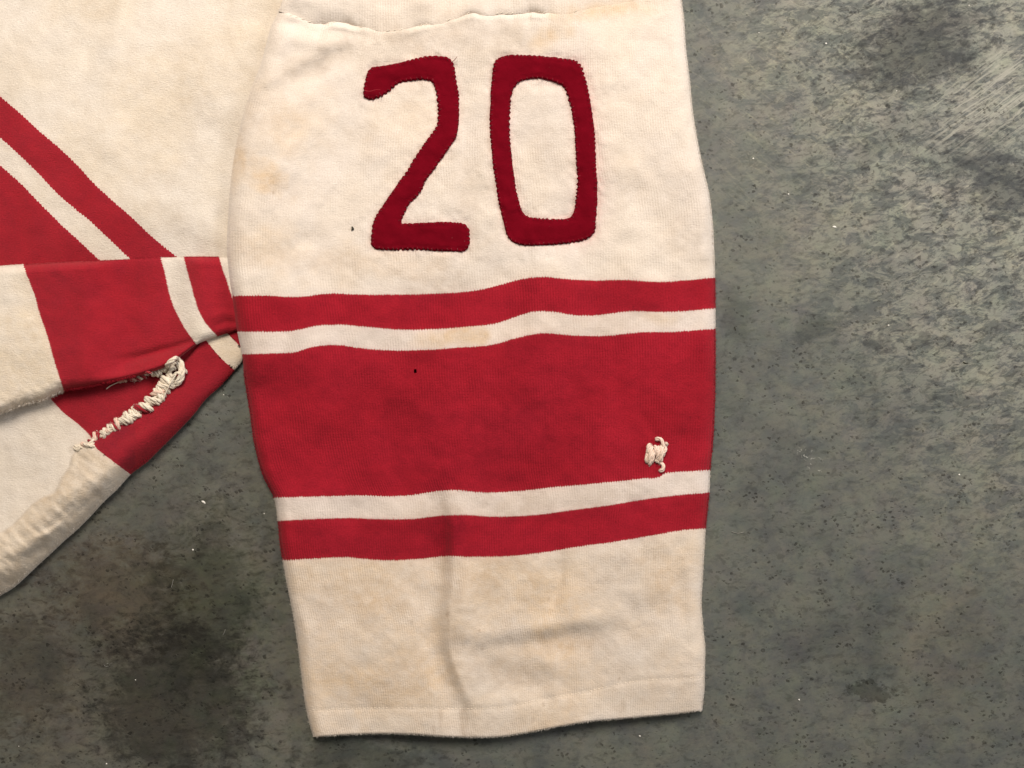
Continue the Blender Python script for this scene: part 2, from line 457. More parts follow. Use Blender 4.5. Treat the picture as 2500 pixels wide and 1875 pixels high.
def strip_rows(curves, lo, hi, u, step, swap=False, relax=0.5):
    """rows follow the measured curves; columns run from edge lo to edge hi.
       returns X, Y grids and the row index of every curve"""
    rows = []
    for c in curves:
        y = c(np.full_like(u, 0.5) * 0 + 0.5 * (lo(0) + hi(0)))
        x = lo(y) + (hi(y) - lo(y)) * u
        for _ in range(80):
            y = y + relax * (c(x) - y)
            x = lo(y) + (hi(y) - lo(y)) * u
        rows.append(y)
    Ys = []; marks = []
    for k in range(len(rows) - 1):
        n = max(2, int(round(np.max(np.abs(rows[k+1] - rows[k])) / step)))
        marks.append(len(Ys))
        for i in range(n):
            t = i / n
            Ys.append(rows[k] * (1 - t) + rows[k+1] * t)
    marks.append(len(Ys)); Ys.append(rows[-1])
    Yg = np.array(Ys)
    Xg = lo(Yg) + (hi(Yg) - lo(Yg)) * u[None, :]
    return (Yg, Xg, marks) if swap else (Xg, Yg, marks)

def wrap_cols(A, kind, inset=None):
    return A

def tube(path, radii, sides=7, jitter=0.0, seed=0):
    """tube mesh arrays along a 3D path given in (X, Y, Z) pixels"""
    r = np.random.default_rng(seed)
    pts = P(*np.asarray(path, float).T)
    rad = np.broadcast_to(np.asarray(radii, float), (len(pts),)) * S
    tan = np.gradient(pts, axis=0); tan /= np.linalg.norm(tan, axis=1, keepdims=True) + 1e-12
    up = np.array([0.13, 0.21, 0.97])
    vs_, fs = [], []
    for i, (p, t) in enumerate(zip(pts, tan)):
        a = np.cross(t, up); a /= np.linalg.norm(a) + 1e-12
        b = np.cross(a, t)
        for k in range(sides):
            th = 2 * math.pi * k / sides
            rr = rad[i] * (1 + jitter * r.uniform(-1, 1))
            vs_.append(p + rr * (math.cos(th) * a + math.sin(th) * b))
    n = len(pts)
    for i in range(n - 1):
        for k in range(sides):
            k2 = (k + 1) % sides
            fs.append((i*sides+k, i*sides+k2, (i+1)*sides+k2, (i+1)*sides+k))
    c0 = len(vs_); vs_.append(pts[0]); c1 = len(vs_); vs_.append(pts[-1])
    tris = []
    for k in range(sides):
        k2 = (k + 1) % sides
        tris.append((c0, k2, k, k)); tris.append((c1, (n-1)*sides+k, (n-1)*sides+k2, (n-1)*sides+k2))
    return vs_, fs, [(a, b, c) for a, b, c, _ in tris]

def mesh_poly(name, verts, faces):
    me = bpy.data.meshes.new(name)
    me.from_pydata([tuple(map(float, v)) for v in verts], [], faces)
    me.update()
    me.polygons.foreach_set('use_smooth', np.ones(len(me.polygons), bool))
    return me

def tubes_object(name, tubes, mat, parent, stuff=False):
    V, F = [], []
    for v, q, t in tubes:
        o = len(V); V += list(v)
        F += [tuple(i + o for i in f) for f in q] + [tuple(i + o for i in f) for f in t]
    ob = link(name, mesh_poly(name, V, F), mat, parent)
    if stuff: ob['kind'] = 'stuff'
    return ob

def smooth_path(pts, n):
    pts = np.asarray(pts, float)
    if len(pts) < 3:
        t = np.linspace(0, 1, n)[:, None]
        return pts[0] * (1 - t) + pts[-1] * t
    d = np.r_[0, np.cumsum(np.linalg.norm(np.diff(pts, axis=0), axis=1))]
    q = np.linspace(0, d[-1], n)
    return np.stack([pchip(list(zip(d, pts[:, k])))(q) for k in range(pts.shape[1])], -1)

# ------------------------------------------------------------------ floor
fl = bpy.data.meshes.new('floor')
e = 1.6
fl.from_pydata([(-e, -e, 0), (e, -e, 0), (e, e, 0), (-e, e, 0)], [], [(0, 1, 2, 3)])
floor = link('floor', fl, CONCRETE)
floor['kind'] = 'structure'

# ------------------------------------------------------------------ jersey root
jersey = bpy.data.objects.new('jersey', None)
COL.objects.link(jersey)
jersey.empty_display_size = 0.05
jersey['label'] = 'worn cream wool jersey with red stripes and a crimson 20 on its sleeve'
jersey['category'] = 'jersey'

# ================================================================== sleeve shape
XL = pchip([(-450, 742), (-200, 738), (-80, 716), (0, 690), (27, 680), (68, 661), (103, 651), (159, 636), (210, 616), (262, 599), (327, 582), (391, 570), (444, 563),
            (509, 558), (564, 555), (607, 554), (650, 557), (693, 562), (723, 567), (809, 579), (867, 591), (926, 597),
            (1003, 609), (1085, 621), (1161, 642), (1220, 670), (1270, 678), (1326, 683), (1369, 690), (1440, 703),
            (1510, 717), (1576, 727), (1651, 736), (1733, 748), (1771, 757), (1800, 765)])
XR = pchip([(-450, 1668), (-200, 1646), (-80, 1652), (0, 1664), (35, 1669), (118, 1675), (194, 1684), (282, 1693), (353, 1705), (411, 1717), (470, 1731),
            (529, 1739), (617, 1744), (679, 1746), (803, 1747), (885, 1747), (1003, 1745), (1091, 1740), (1150, 1734),
            (1202, 1732), (1253, 1727), (1291, 1723), (1358, 1719), (1429, 1715), (1478, 1713), (1532, 1717), (1586, 1722),
            (1630, 1721), (1684, 1720), (1730, 1715), (1790, 1712)])
def r5(pts):  # measured in an enlargement of the region starting at (500, 650)
    return pchip([(500 + x * 0.5877, 650 + y * 0.5877) for x, y in pts])
def r6(pts):
    return pchip([(600 + x * 0.5425, 1250 + y * 0.5425) for x, y in pts])
def r4(pts):
    return pchip([(500 + x * 0.5877, y * 0.5877) for x, y in pts])
B1 = r5([(60, 126), (115, 124), (250, 122), (400, 127), (500, 114), (650, 118), (850, 117), (1000, 112), (1100, 104), (1200, 85), (1300, 57),
         (1400, 44), (1500, 53), (1600, 59), (1750, 57), (1900, 65), (2000, 58), (2118, 48), (2160, 46)])
B2 = r5([(90, 273), (140, 272), (250, 272), (370, 268), (450, 250), (550, 243), (650, 250), (800, 263), (950, 262), (1100, 250), (1200, 240),
         (1280, 215), (1350, 192), (1430, 188), (1550, 205), (1650, 202), (1750, 188), (1900, 190), (2000, 186), (2120, 175), (2160, 172)])
B3 = r5([(100, 368), (155, 366), (280, 362), (370, 357), (450, 335), (550, 327), (650, 340), (800, 350), (900, 348), (1050, 338), (1200, 325),
         (1300, 297), (1400, 278), (1500, 285), (1650, 290), (1800, 275), (1950, 272), (2120, 260), (2160, 258)])
B4 = r5([(200, 966), (290, 962), (450, 957), (650, 953), (800, 955), (880, 948), (960, 935), (1020, 930), (1150, 940), (1300, 935),
         (1450, 918), (1600, 905), (1750, 890), (1830, 881), (1868, 880), (1890, 875), (1908, 862), (1940, 857), (2000, 853), (2100, 847), (2160, 844)])
B5 = r5([(200, 1062), (303, 1058), (450, 1050), (600, 1046), (750, 1051), (880, 1048), (980, 1036), (1080, 1033), (1200, 1040), (1300, 1038),
         (1400, 1030), (1550, 1010), (1700, 990), (1850, 965), (2000, 948), (2095, 940), (2160, 936)])
B6 = r5([(200, 1226), (325, 1222), (450, 1215), (600, 1210), (680, 1218), (780, 1222), (900, 1215), (1000, 1205), (1100, 1207), (1250, 1205),
         (1400, 1190), (1550, 1165), (1700, 1145), (1850, 1120), (2000, 1095), (2080, 1090), (2160, 1086)])
HEM = r6([(200, 895), (275, 893), (400, 888), (550, 882), (700, 882), (850, 884), (1000, 885), (1100, 882), (1200, 872), (1300, 850),
          (1400, 832), (1550, 805), (1700, 770), (1800, 757), (1950, 750), (2060, 742), (2120, 738)])
BOT = r6([(200, 1012), (303, 1005), (450, 995), (600, 990), (750, 993), (900, 1003), (1020, 1007), (1150, 1003), (1270, 985), (1400, 960),
          (1550, 935), (1700, 922), (1850, 908), (2000, 893), (2050, 886), (2120, 874)])
SEAM = r4([(200, 20), (315, 48), (400, 82), (460, 100), (540, 98), (600, 106), (650, 116), (720, 128), (800, 130), (880, 112), (950, 97),
           (1040, 84), (1090, 62), (1200, 62), (1300, 58), (1400, 52), (1470, 62), (1600, 34), (1750, 10), (1850, -8), (2000, -22), (2060, -26)])

def lipnoise(x):
    w = sst(680, 760, x) * (1 - sst(1340, 1420, x))
    return w * (2.4 * vnoise(x/24.0, x*0 + 4, 41) + 0.5 * vnoise(x/9.0, x*0 + 8, 42))
LIP = lambda x: SEAM(x) + lipnoise(np.asarray(x, float))
def seam_open(x):
    g = lambda c, w: np.exp(-((x - c) / w) ** 2)
    return np.clip(g(850, 34) + 0.55 * g(785, 26) + 0.8 * g(1150, 26) + 0.30 * g(1235, 40) + 0.95 * g(1308, 30) + 0.5 * g(1030, 26), 0, 1)
def seam_depth(x):
    return (1.2 + 10.0 * seam_open(x)) * (1 - 0.97 * sst(1330, 1390, x))

def support(X, Y):
    return 30.0 * (1 - sst(850, 985, Y)) * (1 - sst(640, 830, X))

CUFFSK = -0.42
FOLD = pchip([(1100, 1075), (1170, 1085), (1300, 1100), (1400, 1098), (1500, 1088), (1580, 1090), (1660, 1115), (1740, 1150), (1800, 1160)])
def sleeve_z(X, Y):
    xl, xr = XL(Y), XR(Y)
    dl, dr = X - xl, xr - X
    onb = 1 - sst(860, 990, Y)
    e = rolloff(np.clip(dl, 0, None), 30 + 10 * onb) * rolloff(np.clip(dr, 0, None), 34)
    h = 40 - 6 * onb * np.exp(-np.clip(dl, 0, None) / 120.0) + 5.0 * vnoise(X/230.0 + 3.2, Y/260.0 + 1.1, 5, 2)
    h = h + 2.0 * vnoise(X/70.0, Y/60.0, 9, 3) + 1.3 * vnoise(X/38.0 + Y/120.0, Y/90.0, 10, 2)
    # upper part: drape towards the shoulder, slack wrinkles by the armhole
    h = h + crease(X, Y, [(600, 262), (700, 190), (800, 140), (880, 118)], 26, -7.5, 0.3)
    h = h + crease(X, Y, [(640, 220), (740, 160), (830, 120)], 16, 4.5)
    h = h + crease(X, Y, [(560, 560), (640, 470), (710, 360), (800, 290)], 30, 6.0, 0.35)
    h = h + crease(X, Y, [(668, 490), (676, 460), (700, 400)], 12, -3.5)
    h = h + crease(X, Y, [(1120, 60), (1135, 260), (1150, 480), (1130, 640)], 34, -5.0)
    h = h + crease(X, Y, [(1300, 212), (1330, 208), (1370, 216)], 10, -3.0)
    h = h + crease(X, Y, [(1240, 480), (1260, 300), (1275, 230)], 14, -2.0)
    h = h + crease(X, Y, [(1000, 80), (1020, 110), (990, 140)], 18, -4)
    h = h + crease(X, Y, [(560, 640), (680, 620), (800, 560)], 26, -4.0)
    # stripes: the waves in the bands are soft lengthwise folds
    h = h + crease(X, Y, [(1310, 560), (1325, 700), (1310, 860), (1330, 1000)], 55, 7.0, -0.35)
    h = h + crease(X, Y, [(1215, 620), (1225, 760), (1200, 940)], 40, -4.5)
    h = h + crease(X, Y, [(790, 640), (800, 780), (780, 940), (760, 1100)], 45, 5.5)
    h = h + crease(X, Y, [(680, 700), (690, 820), (715, 960)], 34, -4.0)
    h = h + crease(X, Y, [(850, 960), (960, 1020), (1060, 1080), (1090, 1200)], 55, -5.5)
    h = h + crease(X, Y, [(1180, 1140), (1260, 1070), (1330, 980)], 45, -4.0)
    h = h + crease(X, Y, [(1440, 720), (1500, 880), (1520, 1000)], 60, -3.5)
    h = h + crease(X, Y, [(1640, 760), (1655, 900), (1640, 1050)], 40, 3.0)
    # puckers round the darn
    h = h + crease(X, Y, [(1560, 1000), (1600, 1060), (1610, 1100)], 14, -3)
    h = h + crease(X, Y, [(1612, 1168), (1622, 1150), (1640, 1130)], 8, -4)
    # cuff: one sharp lengthwise fold, a fallen pocket to its right and cross wrinkles
    fd = X - FOLD(Y)
    h = h + 15 * sst(-20, 12, fd) * np.exp(-np.clip(fd, 0, None) / 95.0) * sst(1120, 1340, Y) * (1 - 0.72 * sst(1580, 1740, Y))
    h = h - 9 * np.exp(-((fd + 34) / 34.0) ** 2) * sst(1120, 1340, Y) * (1 - 0.5 * sst(1600, 1760, Y))
    h = h + 0 * crease(X, Y, [(1085, 1170), (1100, 1300), (1098, 1400), (1088, 1500), (1090, 1580), (1115, 1660), (1150, 1740), (1160, 1800)], 58, -27.0, CUFFSK)
    h = h + crease(X, Y, [(1140, 1360), (1135, 1450), (1128, 1540), (1150, 1570)], 30, 9.0)
    h = h + crease(X, Y, [(1110, 1592), (1220, 1585), (1330, 1568), (1430, 1552), (1510, 1538)], 38, -11, 0.25)
    h = h + crease(X, Y, [(1150, 1560), (1280, 1540), (1420, 1518), (1500, 1510)], 22, 4.5)
    h = h + crease(X, Y, [(1160, 1640), (1260, 1655), (1360, 1668)], 46, -15)
    h = h + crease(X, Y, [(1372, 1360), (1366, 1430), (1345, 1490)], 20, -9, 0.3)
    h = h + crease(X, Y, [(1500, 1450), (1535, 1480), (1560, 1530)], 20, -3.5)
    h = h + crease(X, Y, [(1650, 1340), (1662, 1480), (1676, 1600)], 18, -3.5)
    h = h + crease(X, Y, [(960, 1400), (1010, 1440), (1040, 1470)], 24, -3.0)
    h = h + crease(X, Y, [(1000, 1130), (1090, 1140), (1120, 1160)], 20, 3.0)
    # hem: doubled cloth held down by a row of stitches, drooping at the two ends
    hy = HEM(X)
    h = h + 1.2 * sst(-4, 24, Y - hy) - 1.1 * np.exp(-((Y - hy) / 4.5) ** 2)
    h = h - 8 * sst(1500, 1790, Y) * (1 + 0.6 * np.sin(X / 62.0)) * 0.5
    near = (Y > 95) & (Y < 660) & (X > 845) & (X < 1515)
    if np.any(near):
        xs_, ys_ = np.broadcast_to(X, near.shape)[near], np.broadcast_to(Y, near.shape)[near]
        dn = np.minimum(np.minimum(polydist(xs_, ys_, TWO, True)[0], polydist(xs_, ys_, ZERO_O, True)[0]), polydist(xs_, ys_, ZERO_I, True)[0])
        pu = np.zeros(near.shape)
        pu[near] = 2.0 * vnoise(xs_/15.0, ys_/15.0, 36, 2) * np.exp(-dn / 16.0) - 1.6 * np.exp(-dn / 7.0)
        h = h + pu
    # towards the armhole seam the cloth dips under
    sy = LIP(X); dy = Y - sy; A = seam_depth(X)
    h = h - A * np.exp(-(np.clip(dy, 0, None) / 4.5) ** 2) + 0.22 * A * np.exp(-((dy - 9) / 6.0) ** 2)
    h = h + 2.2 * vnoise(X/13.0, Y/40.0, 34, 2) * np.exp(-np.abs(dy) / 20.0) * (0.3 + seam_open(X))
    h = h - np.clip(-dy - 3 * sst(1330, 1370, X), 0, 40) * 0.9 - 1.0 * sst(0, -3, dy) * (1 - sst(1330, 1370, X))
    h = h + crease(X, Y, [(668, 52), (740, 60), (820, 74), (895, 82)], 20, -11.0)
    h = h + crease(X, Y, [(680, 92), (760, 104), (850, 106)], 20, 3.5)
    low = 9.0 - 5.0 * onb * sst(200, 60, dl)
    return support(X, Y) + low + (h - low) * e

# numerals (outlines measured on the enlargement)
TWO = [(886,232),(889,211),(893,192),(897,175),(903,168),(911,163),(934,161),(955,157),(980,152),(995,148),(1014,143),(1032,139),(1052,136),
       (1072,137),(1089,138),(1100,145),(1106,154),(1110.5,168),(1112,186),(1116,208),(1120,231),(1120,254),(1121,277),(1120.5,300),(1118,318),
       (1115,334),(1106,349),(1088,374),(1069,400),(1058,417),(1046,431),(1035,446),(1032,460),(1023,474),(1012,486),(998,498),(992,511),
       (986,523),(981,534),(978,546),(998,546),(1021,544),(1052,543),(1083,541),(1106,543),(1129,544.5),(1141,552),(1147,563),(1145,577),
       (1148,587.5),(1144,603),(1135,615),(1106,614),(1075,613),(1037,610.5),(1006,609),(967.6,610.6),(944.5,610.6),(921.5,609),(911,604),
       (904.6,597),(906,581),(908,563),(909,549),(914,535),(921,521),(931,507.6),(940,494),(949,480),(960,464.5),(969,451),(978,438),
       (989,425),(998,412),(1003,401),(1018,377),(1034,354),(1044,340),(1058,321),(1067.5,307.5),(1069,290.6),(1070.6,269),(1067.5,244.5),
       (1066,227.6),(1061,214),(1057,201),(1044,195),(1021,194.5),(998,198),(977,201),(964.5,209),(954,220),(941,229),(926,238),(906,244.5),(892,240)]
ZERO_O = [(1223,138),(1209,148),(1203,166),(1200,200),(1197,228),(1198,247.5),(1195,277),(1196,307),(1197,330.5),(1199,352),(1204,409),
          (1209,435),(1213,466),(1218,495),(1223,518),(1229,543),(1233,561),(1238,577),(1248,589),(1264.5,597),(1283,600),(1314,599),
          (1350.6,598),(1383,594),(1413.6,590),(1433.6,584),(1449,572),(1454,558),(1453,541),(1457,520),(1455,511),(1459,500),(1458,469),
          (1459,444.6),(1456,423),(1455,405),(1453,346),(1451,315),(1447,284),(1443,258),(1438,230.6),(1433.6,207.6),(1427,186),(1421,164.6),
          (1413.6,154),(1404,147),(1375,143),(1337,138),(1298,135),(1267.6,134),(1246,134)]
ZERO_I = [(1255,214),(1248,235),(1247,254),(1246,277),(1244,300),(1245,323),(1246,346),(1252,409),(1257,434),(1260,461.5),(1266,486),
          (1270.6,504.5),(1277,520),(1290.6,530.6),(1321,533),(1360,535),(1383,534.5),(1395,529),(1401,517),(1404,500),(1406,477),(1409,451),
          (1409,431),(1407,409),(1404,346),(1402,312),(1398,292),(1394,266),(1389,247.5),(1381,223),(1373.6,210.6),(1364,204.5),(1344,198),
          (1329,194.5),(1314,190.7),(1290.6,194),(1270.6,198)]

# ------------------------------------------------------------------ stains on the sleeve
def sleeve_masks(X, Y):
    soil = 0.25 * np.clip(vnoise(X/170.0, Y/150.0, 21, 4) * 0.9 + 0.05, 0, 1)
    yel = 0.13 * np.clip(vnoise(X/210.0 + 4, Y/190.0, 22, 3) + 0.1, 0, 1)
    for cx, cy, rx, ry, rot, a in ((640, 430, 80, 40, 0.6, .9), (585, 395, 30, 60, 0.2, .7), (1345, 85, 45, 26, -0.3, .9), (1480, 25, 110, 30, -0.1, .8),
                                   (640, 600, 120, 60, 0.2, .35), (870, 1510, 90, 90, 0, .45), (890, 1745, 40, 40, 0, .8), (1130, 820, 90, 26, -0.1, .9),
                                   (700, 300, 120, 90, 0.3, .35), (980, 1700, 260, 70, 0, .35), (900, 640, 200, 60, 0, .3), (1600, 778, 60, 22, 0, .45), (1010, 300, 90, 140, 0, .25)):
        yel = np.maximum(yel, a * blob(X, Y, cx, cy, rx, ry, rot, int(cx) % 17))
    yel = np.maximum(yel, 0.55 * sst(1180, 1420, Y) * (0.75 + 0.5 * vnoise(X/150.0, Y/120.0, 24, 3)))
    for cx, cy, rx, ry, rot, a in ((760, 150, 110, 40, -0.5, .55), (1180, 100, 140, 60, 0.1, .55), (1000, 100, 60, 40, 0, .6), (1140, 420, 60, 200, 0, .42),
                                   (980, 1050, 230, 120, 0.5, .32), (1260, 1080, 190, 140, -0.6, .42), (1110, 700, 150, 50, -0.15, .55), (840, 900, 130, 100, 0, .2),
                                   (1090, 1290, 80, 130, 0, .6), (1430, 720, 80, 60, 0, .3), (1400, 1575, 150, 30, -0.15, .5), (1250, 1650, 140, 50, 0.2, .5), (1100, 1500, 40, 200, 0, .35),
                                   (1180, 1770, 220, 30, 0, .3), (1150, 1400, 160, 70, 0, .4), (1560, 1400, 120, 90, 0.4, .35), (740, 640, 150, 40, 0, .4),
                                   (1290, 840, 60, 50, 0, .35), (1330, 330, 60, 170, 0, .30), (1180, 1240, 130, 40, 0, .5), (1460, 1220, 160, 36, -0.1, .35),
                                   (900, 1440, 200, 80, 0, .3), (1060, 1780, 10, 30, 0, .8), (1075, 1760, 9, 40, 0, .7), (1135, 1775, 12, 46, 0, .9), (1523, 1720, 14, 26, 0, .6)):
        soil = np.maximum(soil, a * blob(X, Y, cx, cy, rx, ry, rot, int(cy) % 19))
    for cx, cy, r in ((1650, 1472, 3), (1512, 1656, 3.5), (1314, 1672, 3), (1598, 1362, 5), (668, 470, 4), (1093, 1500, 7), (1095, 1520, 6), (1340, 1462, 4), (1178, 1584, 4), (1170, 1540, 4), (1005, 1519, 4), (1327, 1720, 5), (1300, 1760, 6)):
        soil = np.maximum(soil, 0.9 * np.clip(1.3 - np.hypot(X - cx, (Y - cy) / 1.4) / r, 0, 1))
    near = (Y > 100) & (Y < 660) & (X > 850) & (X < 1510)
    pink = np.zeros_like(X)
    if near.any():
        xs, ys = X[near], Y[near]
        d2, _, _ = polydist(xs, ys, TWO, True)
        d0, _, _ = polydist(xs, ys, ZERO_O, True)
        di, _, _ = polydist(xs, ys, ZERO_I, True)
        rt = sst(1300, 1440, xs)
        corner = np.exp(-(((xs - 1388) / 26) ** 2 + ((ys - 528) / 18) ** 2)) + np.exp(-(((xs - 985) / 16) ** 2 + ((ys - 538) / 14) ** 2))
        pk = 0.28 * np.exp(-d2 / 6) + np.maximum((0.30 + 0.28 * rt) * np.exp(-d0 / (6 + 5 * rt)), 0.40 * np.exp(-di / 7)) + 0.5 * corner * np.exp(-np.minimum(d2, di) / 8)
        pk = pk + 0.12 * np.exp(-d0 / 26) * rt
        pink[near] = 0.95 * pk
    for f in (B1, B2, B3, B4, B5, B6):
        pink = np.maximum(pink, 0.20 * np.exp(-np.abs(Y - f(X)) / 7))
    return soil, yel, pink

# ------------------------------------------------------------------ build the sleeve
NW = 352
u = np.linspace(0, 1, NW + 1)
top0 = lambda x: SEAM(x) - 30.0
X, Y, mk = strip_rows([top0, SEAM, B1, B2, B3, B4, B5, B6, HEM, BOT], XL, XR, u, 5.0, relax=0.7)
# jagged knit joins: every second wale reaches half a course further
jag = np.where(np.arange(NW + 1) % 2 == 0, 1.75, -1.75)
for k in range(2, 8):
    r = mk[k]
    irr = 1 + 0.5 * rng.uniform(-1, 1, NW + 1)
    Y[r] += jag * irr
# lips: rows at the open cuff end turn down and under
Z = sleeve_z(X, Y)
soil, yel, pink = sleeve_masks(X, Y)
soil = soil * (1 - 0.15 * 0)
knit = np.stack([np.broadcast_to(np.arange(NW + 1) / 2.0, X.shape), Y / 7.0, 0 * X], -1)
def extend_rows(A, extra):
    return np.concatenate([A, np.stack(extra)], 0)
nb_, zb_ = Y[-1], Z[-1]
inner = np.clip(np.minimum(X[-1] - XL(Y[-1]), XR(Y[-1]) - X[-1]) / 40, 0, 1)
sag = 0.45 + 0.55 * inner
Y2 = extend_rows(Y, [nb_ + 3.0, nb_ + 4.5, nb_ + 4.0, nb_ + 1.0, nb_ - 50])
X2 = extend_rows(X, [X[-1]] * 5)
Z2 = extend_rows(Z, [zb_ - 1.2, zb_ - 5.0 * sag, zb_ - 10.0 * sag, zb_ - 13.0 * sag, zb_ - 14.0 * sag])
ex = lambda A: extend_rows(A, [A[-1]] * 5)
soil, yel, pink, knit = ex(soil), ex(yel), ex(pink), ex(knit)
# side folds: the cloth turns under at both edges
def extend_cols(A, left, right):
    return np.concatenate([np.stack(left, 1), A, np.stack(right, 1)], 1)
sup = support(X2, Y2)
Xe = extend_cols(X2, [X2[:, 0] + 26, X2[:, 0] + 6, X2[:, 0] + 0.6], [X2[:, -1] - 0.6, X2[:, -1] - 6, X2[:, -1] - 26])
Ye = extend_cols(Y2, [Y2[:, 0]] * 3, [Y2[:, -1]] * 3)
Ze = extend_cols(Z2, [sup[:, 0] + 1.2, sup[:, 0] + 1.5, sup[:, 0] + 2.5], [sup[:, -1] + 5, sup[:, -1] + 2.5, sup[:, -1] + 2.2])
e3 = lambda A: extend_cols(A, [A[:, 0]] * 3, [A[:, -1]] * 3)
attrs = {'px': np.stack([Xe, Ye, 0 * Xe], -1) / 100.0, 'knit': e3(knit), 'soil': e3(soil), 'yellow': e3(yel), 'pink': e3(pink)}
G = Grid(Xe, Ye, Ze, attrs)
sleeve = G.part('sleeve', 0, mk[2], CREAM, jersey)
sleeve['label'] = 'cream sleeve end with crimson felt number'
# the moth hole in the broad red band
cx = 0.5 * (Xe[:-1, :-1] + Xe[1:, 1:]); cy = 0.5 * (Ye[:-1, :-1] + Ye[1:, 1:])
keep = ~((np.abs(cx - 1015) < 3.6) & (np.abs(cy - 906) < 6.5))
names = [('red_stripe', RED), ('white_stripe', STRIPE_WHITE), ('red_band', RED), ('white_stripe', STRIPE_WHITE), ('red_stripe', RED)]
for k, (nm, mt) in enumerate(names):
    G.part(nm, mk[2 + k], mk[3 + k], mt, sleeve, keep)
cuff = G.part('cuff', mk[7], len(Ye) - 1, CREAM, sleeve)
# the under layer of the flattened tube
uu = np.linspace(0.012, 0.988, 60); 
yy = np.linspace(-40, 1, 120)
def under_rows():
    vv = np.linspace(0, 1, 150)[:, None]
    Yu = (1 - vv) * (SEAM(1200.0) - 20) + vv * np.interp(uu, u, Y[-1] - 9)[None, :]
    Xu = XL(Yu) + (XR(Yu) - XL(Yu)) * uu[None, :]
    return Xu, Yu
Xu, Yu = under_rows()
Zu = support(Xu, Yu) + 5.0 + 6.0 * np.clip(np.minimum(uu, 1 - uu) * 14, 0, 1)[None, :]
sU, yU, pU = np.zeros_like(Xu) + 0.3, np.zeros_like(Xu), np.zeros_like(Xu)
GU = Grid(Xu, Yu, Zu, {'px': np.stack([Xu, Yu, 0*Xu], -1)/100, 'knit': np.stack([Xu/6.5, Yu/7, 0*Xu], -1), 'soil': sU, 'yellow': yU, 'pink': pU})
ri = [int(np.argmin(np.abs(Yu[:, 30] - v))) for v in (700, 1340)]
GU.part('sleeve_underside', 0, ri[0], CREAM, sleeve)
GU.part('sleeve_underside', ri[0], ri[1], RED, sleeve)
GU.part('sleeve_underside', ri[1], len(Yu) - 1, CREAM, sleeve)

# hem stitching: a row of small thread dashes
xs = np.arange(756, 1718, 9.4)
tb = []
for i, x in enumerate(xs):
    if rng.random() < 0.22: continue
    a = np.array([x - 2.6, x, x + 2.6]) + rng.uniform(-0.8, 0.8)
    yv = HEM(a) + rng.uniform(-0.6, 0.6)
    zv = sleeve_z(a, yv) + np.array([-0.3, 0.7, -0.3])
    tb.append(tube(np.stack([a, yv, zv], -1), [0.5, 0.75, 0.5], 5))
tubes_object('hem_stitching', tb, THREAD_WHITE, sleeve, True)

# ------------------------------------------------------------------ shoulder cloth above the armhole seam
us = np.linspace(0, 1, 300)
Xs, Ys, ms = strip_rows([lambda x: 0*x - 420.0, lambda x: 0*x - 60.0, LIP], XL, XR, us, 3.5, relax=0.7)
def shoulder_z(X, Y):
    e = rolloff(np.clip(X - XL(Y), 0, None), 30) * rolloff(np.clip(XR(Y) - X, 0, None), 34)
    d = np.clip(LIP(X) - Y, 0, None)
    h = 43 + 5 * vnoise(X/140.0, Y/90.0, 51, 2) + 1.4 * vnoise(X/40.0, Y/40.0, 52, 2)
    A = seam_depth(X)
    h = h + 2.6 * vnoise(X/15.0, Y/45.0, 53, 2) * np.exp(-d / 22.0) * (0.3 + seam_open(X))
    h = h - A * np.exp(-d / 10.0) - 3.0 * seam_open(X) * np.exp(-d / 26.0)
    own = support(X, Y) + 9 + (43 - 9 + (h - 43)) * e
    ref = sleeve_z(X, LIP(X) + 14.0 - 13.0 * sst(1300, 1360, X))
    near = sst(60, 0, d)
    gro = -A * np.exp(-d / 10.0) - 3.0 * seam_open(X) * np.exp(-d / 26.0)
    return own + near * (ref + gro - own)
Zs = shoulder_z(Xs, Ys)
ls = [Ys[-1] + 0.8, Ys[-1] + 0.4, Ys[-1] - 3]
ng = np.clip(np.minimum(Xs[-1] - XL(Ys[-1]), XR(Ys[-1]) - Xs[-1]) / 36, 0, 1)
sop = (0.2 + 0.8 * seam_open(Xs[-1])) * (1 - 0.95 * sst(1330, 1370, Xs[-1]))
Xs2 = extend_rows(Xs, [Xs[-1]] * 3); Ys2 = extend_rows(Ys, ls)
Zs2 = extend_rows(Zs, [Zs[-1] - 0.6 * ng * sop, Zs[-1] - 2 * ng * sop, Zs[-1] - 4 * ng * sop])
sup = support(Xs2, Ys2)
Xs3 = extend_cols(Xs2, [Xs2[:, 0] + 12, Xs2[:, 0] + 0.6], [Xs2[:, -1] - 0.6, Xs2[:, -1] - 12])
Ys3 = extend_cols(Ys2, [Ys2[:, 0]] * 2, [Ys2[:, -1]] * 2)
Zs3 = extend_cols(Zs2, [sup[:, 0] + 2.2, sup[:, 0] + 5], [sup[:, -1] + 5, sup[:, -1] + 2.2])
so, ye, pi_ = sleeve_masks(Xs3, Ys3)
so = np.maximum(so, 0.55 * np.exp(-np.abs(LIP(Xs3) - Ys3) / 10) * np.clip(vnoise(Xs3/50, Ys3/50, 61, 2) + 0.2, 0, 1))
GS = Grid(Xs3, Ys3, Zs3, {'px': np.stack([Xs3, Ys3, 0*Xs3], -1)/100, 'knit': np.stack([Xs3/6.5, Ys3/7, 0*Xs3], -1), 'soil': so, 'yellow': ye, 'pink': pi_ * 0})
shoulder = GS.part('shoulder_panel', 0, len(Ys3) - 1, CREAM, jersey)
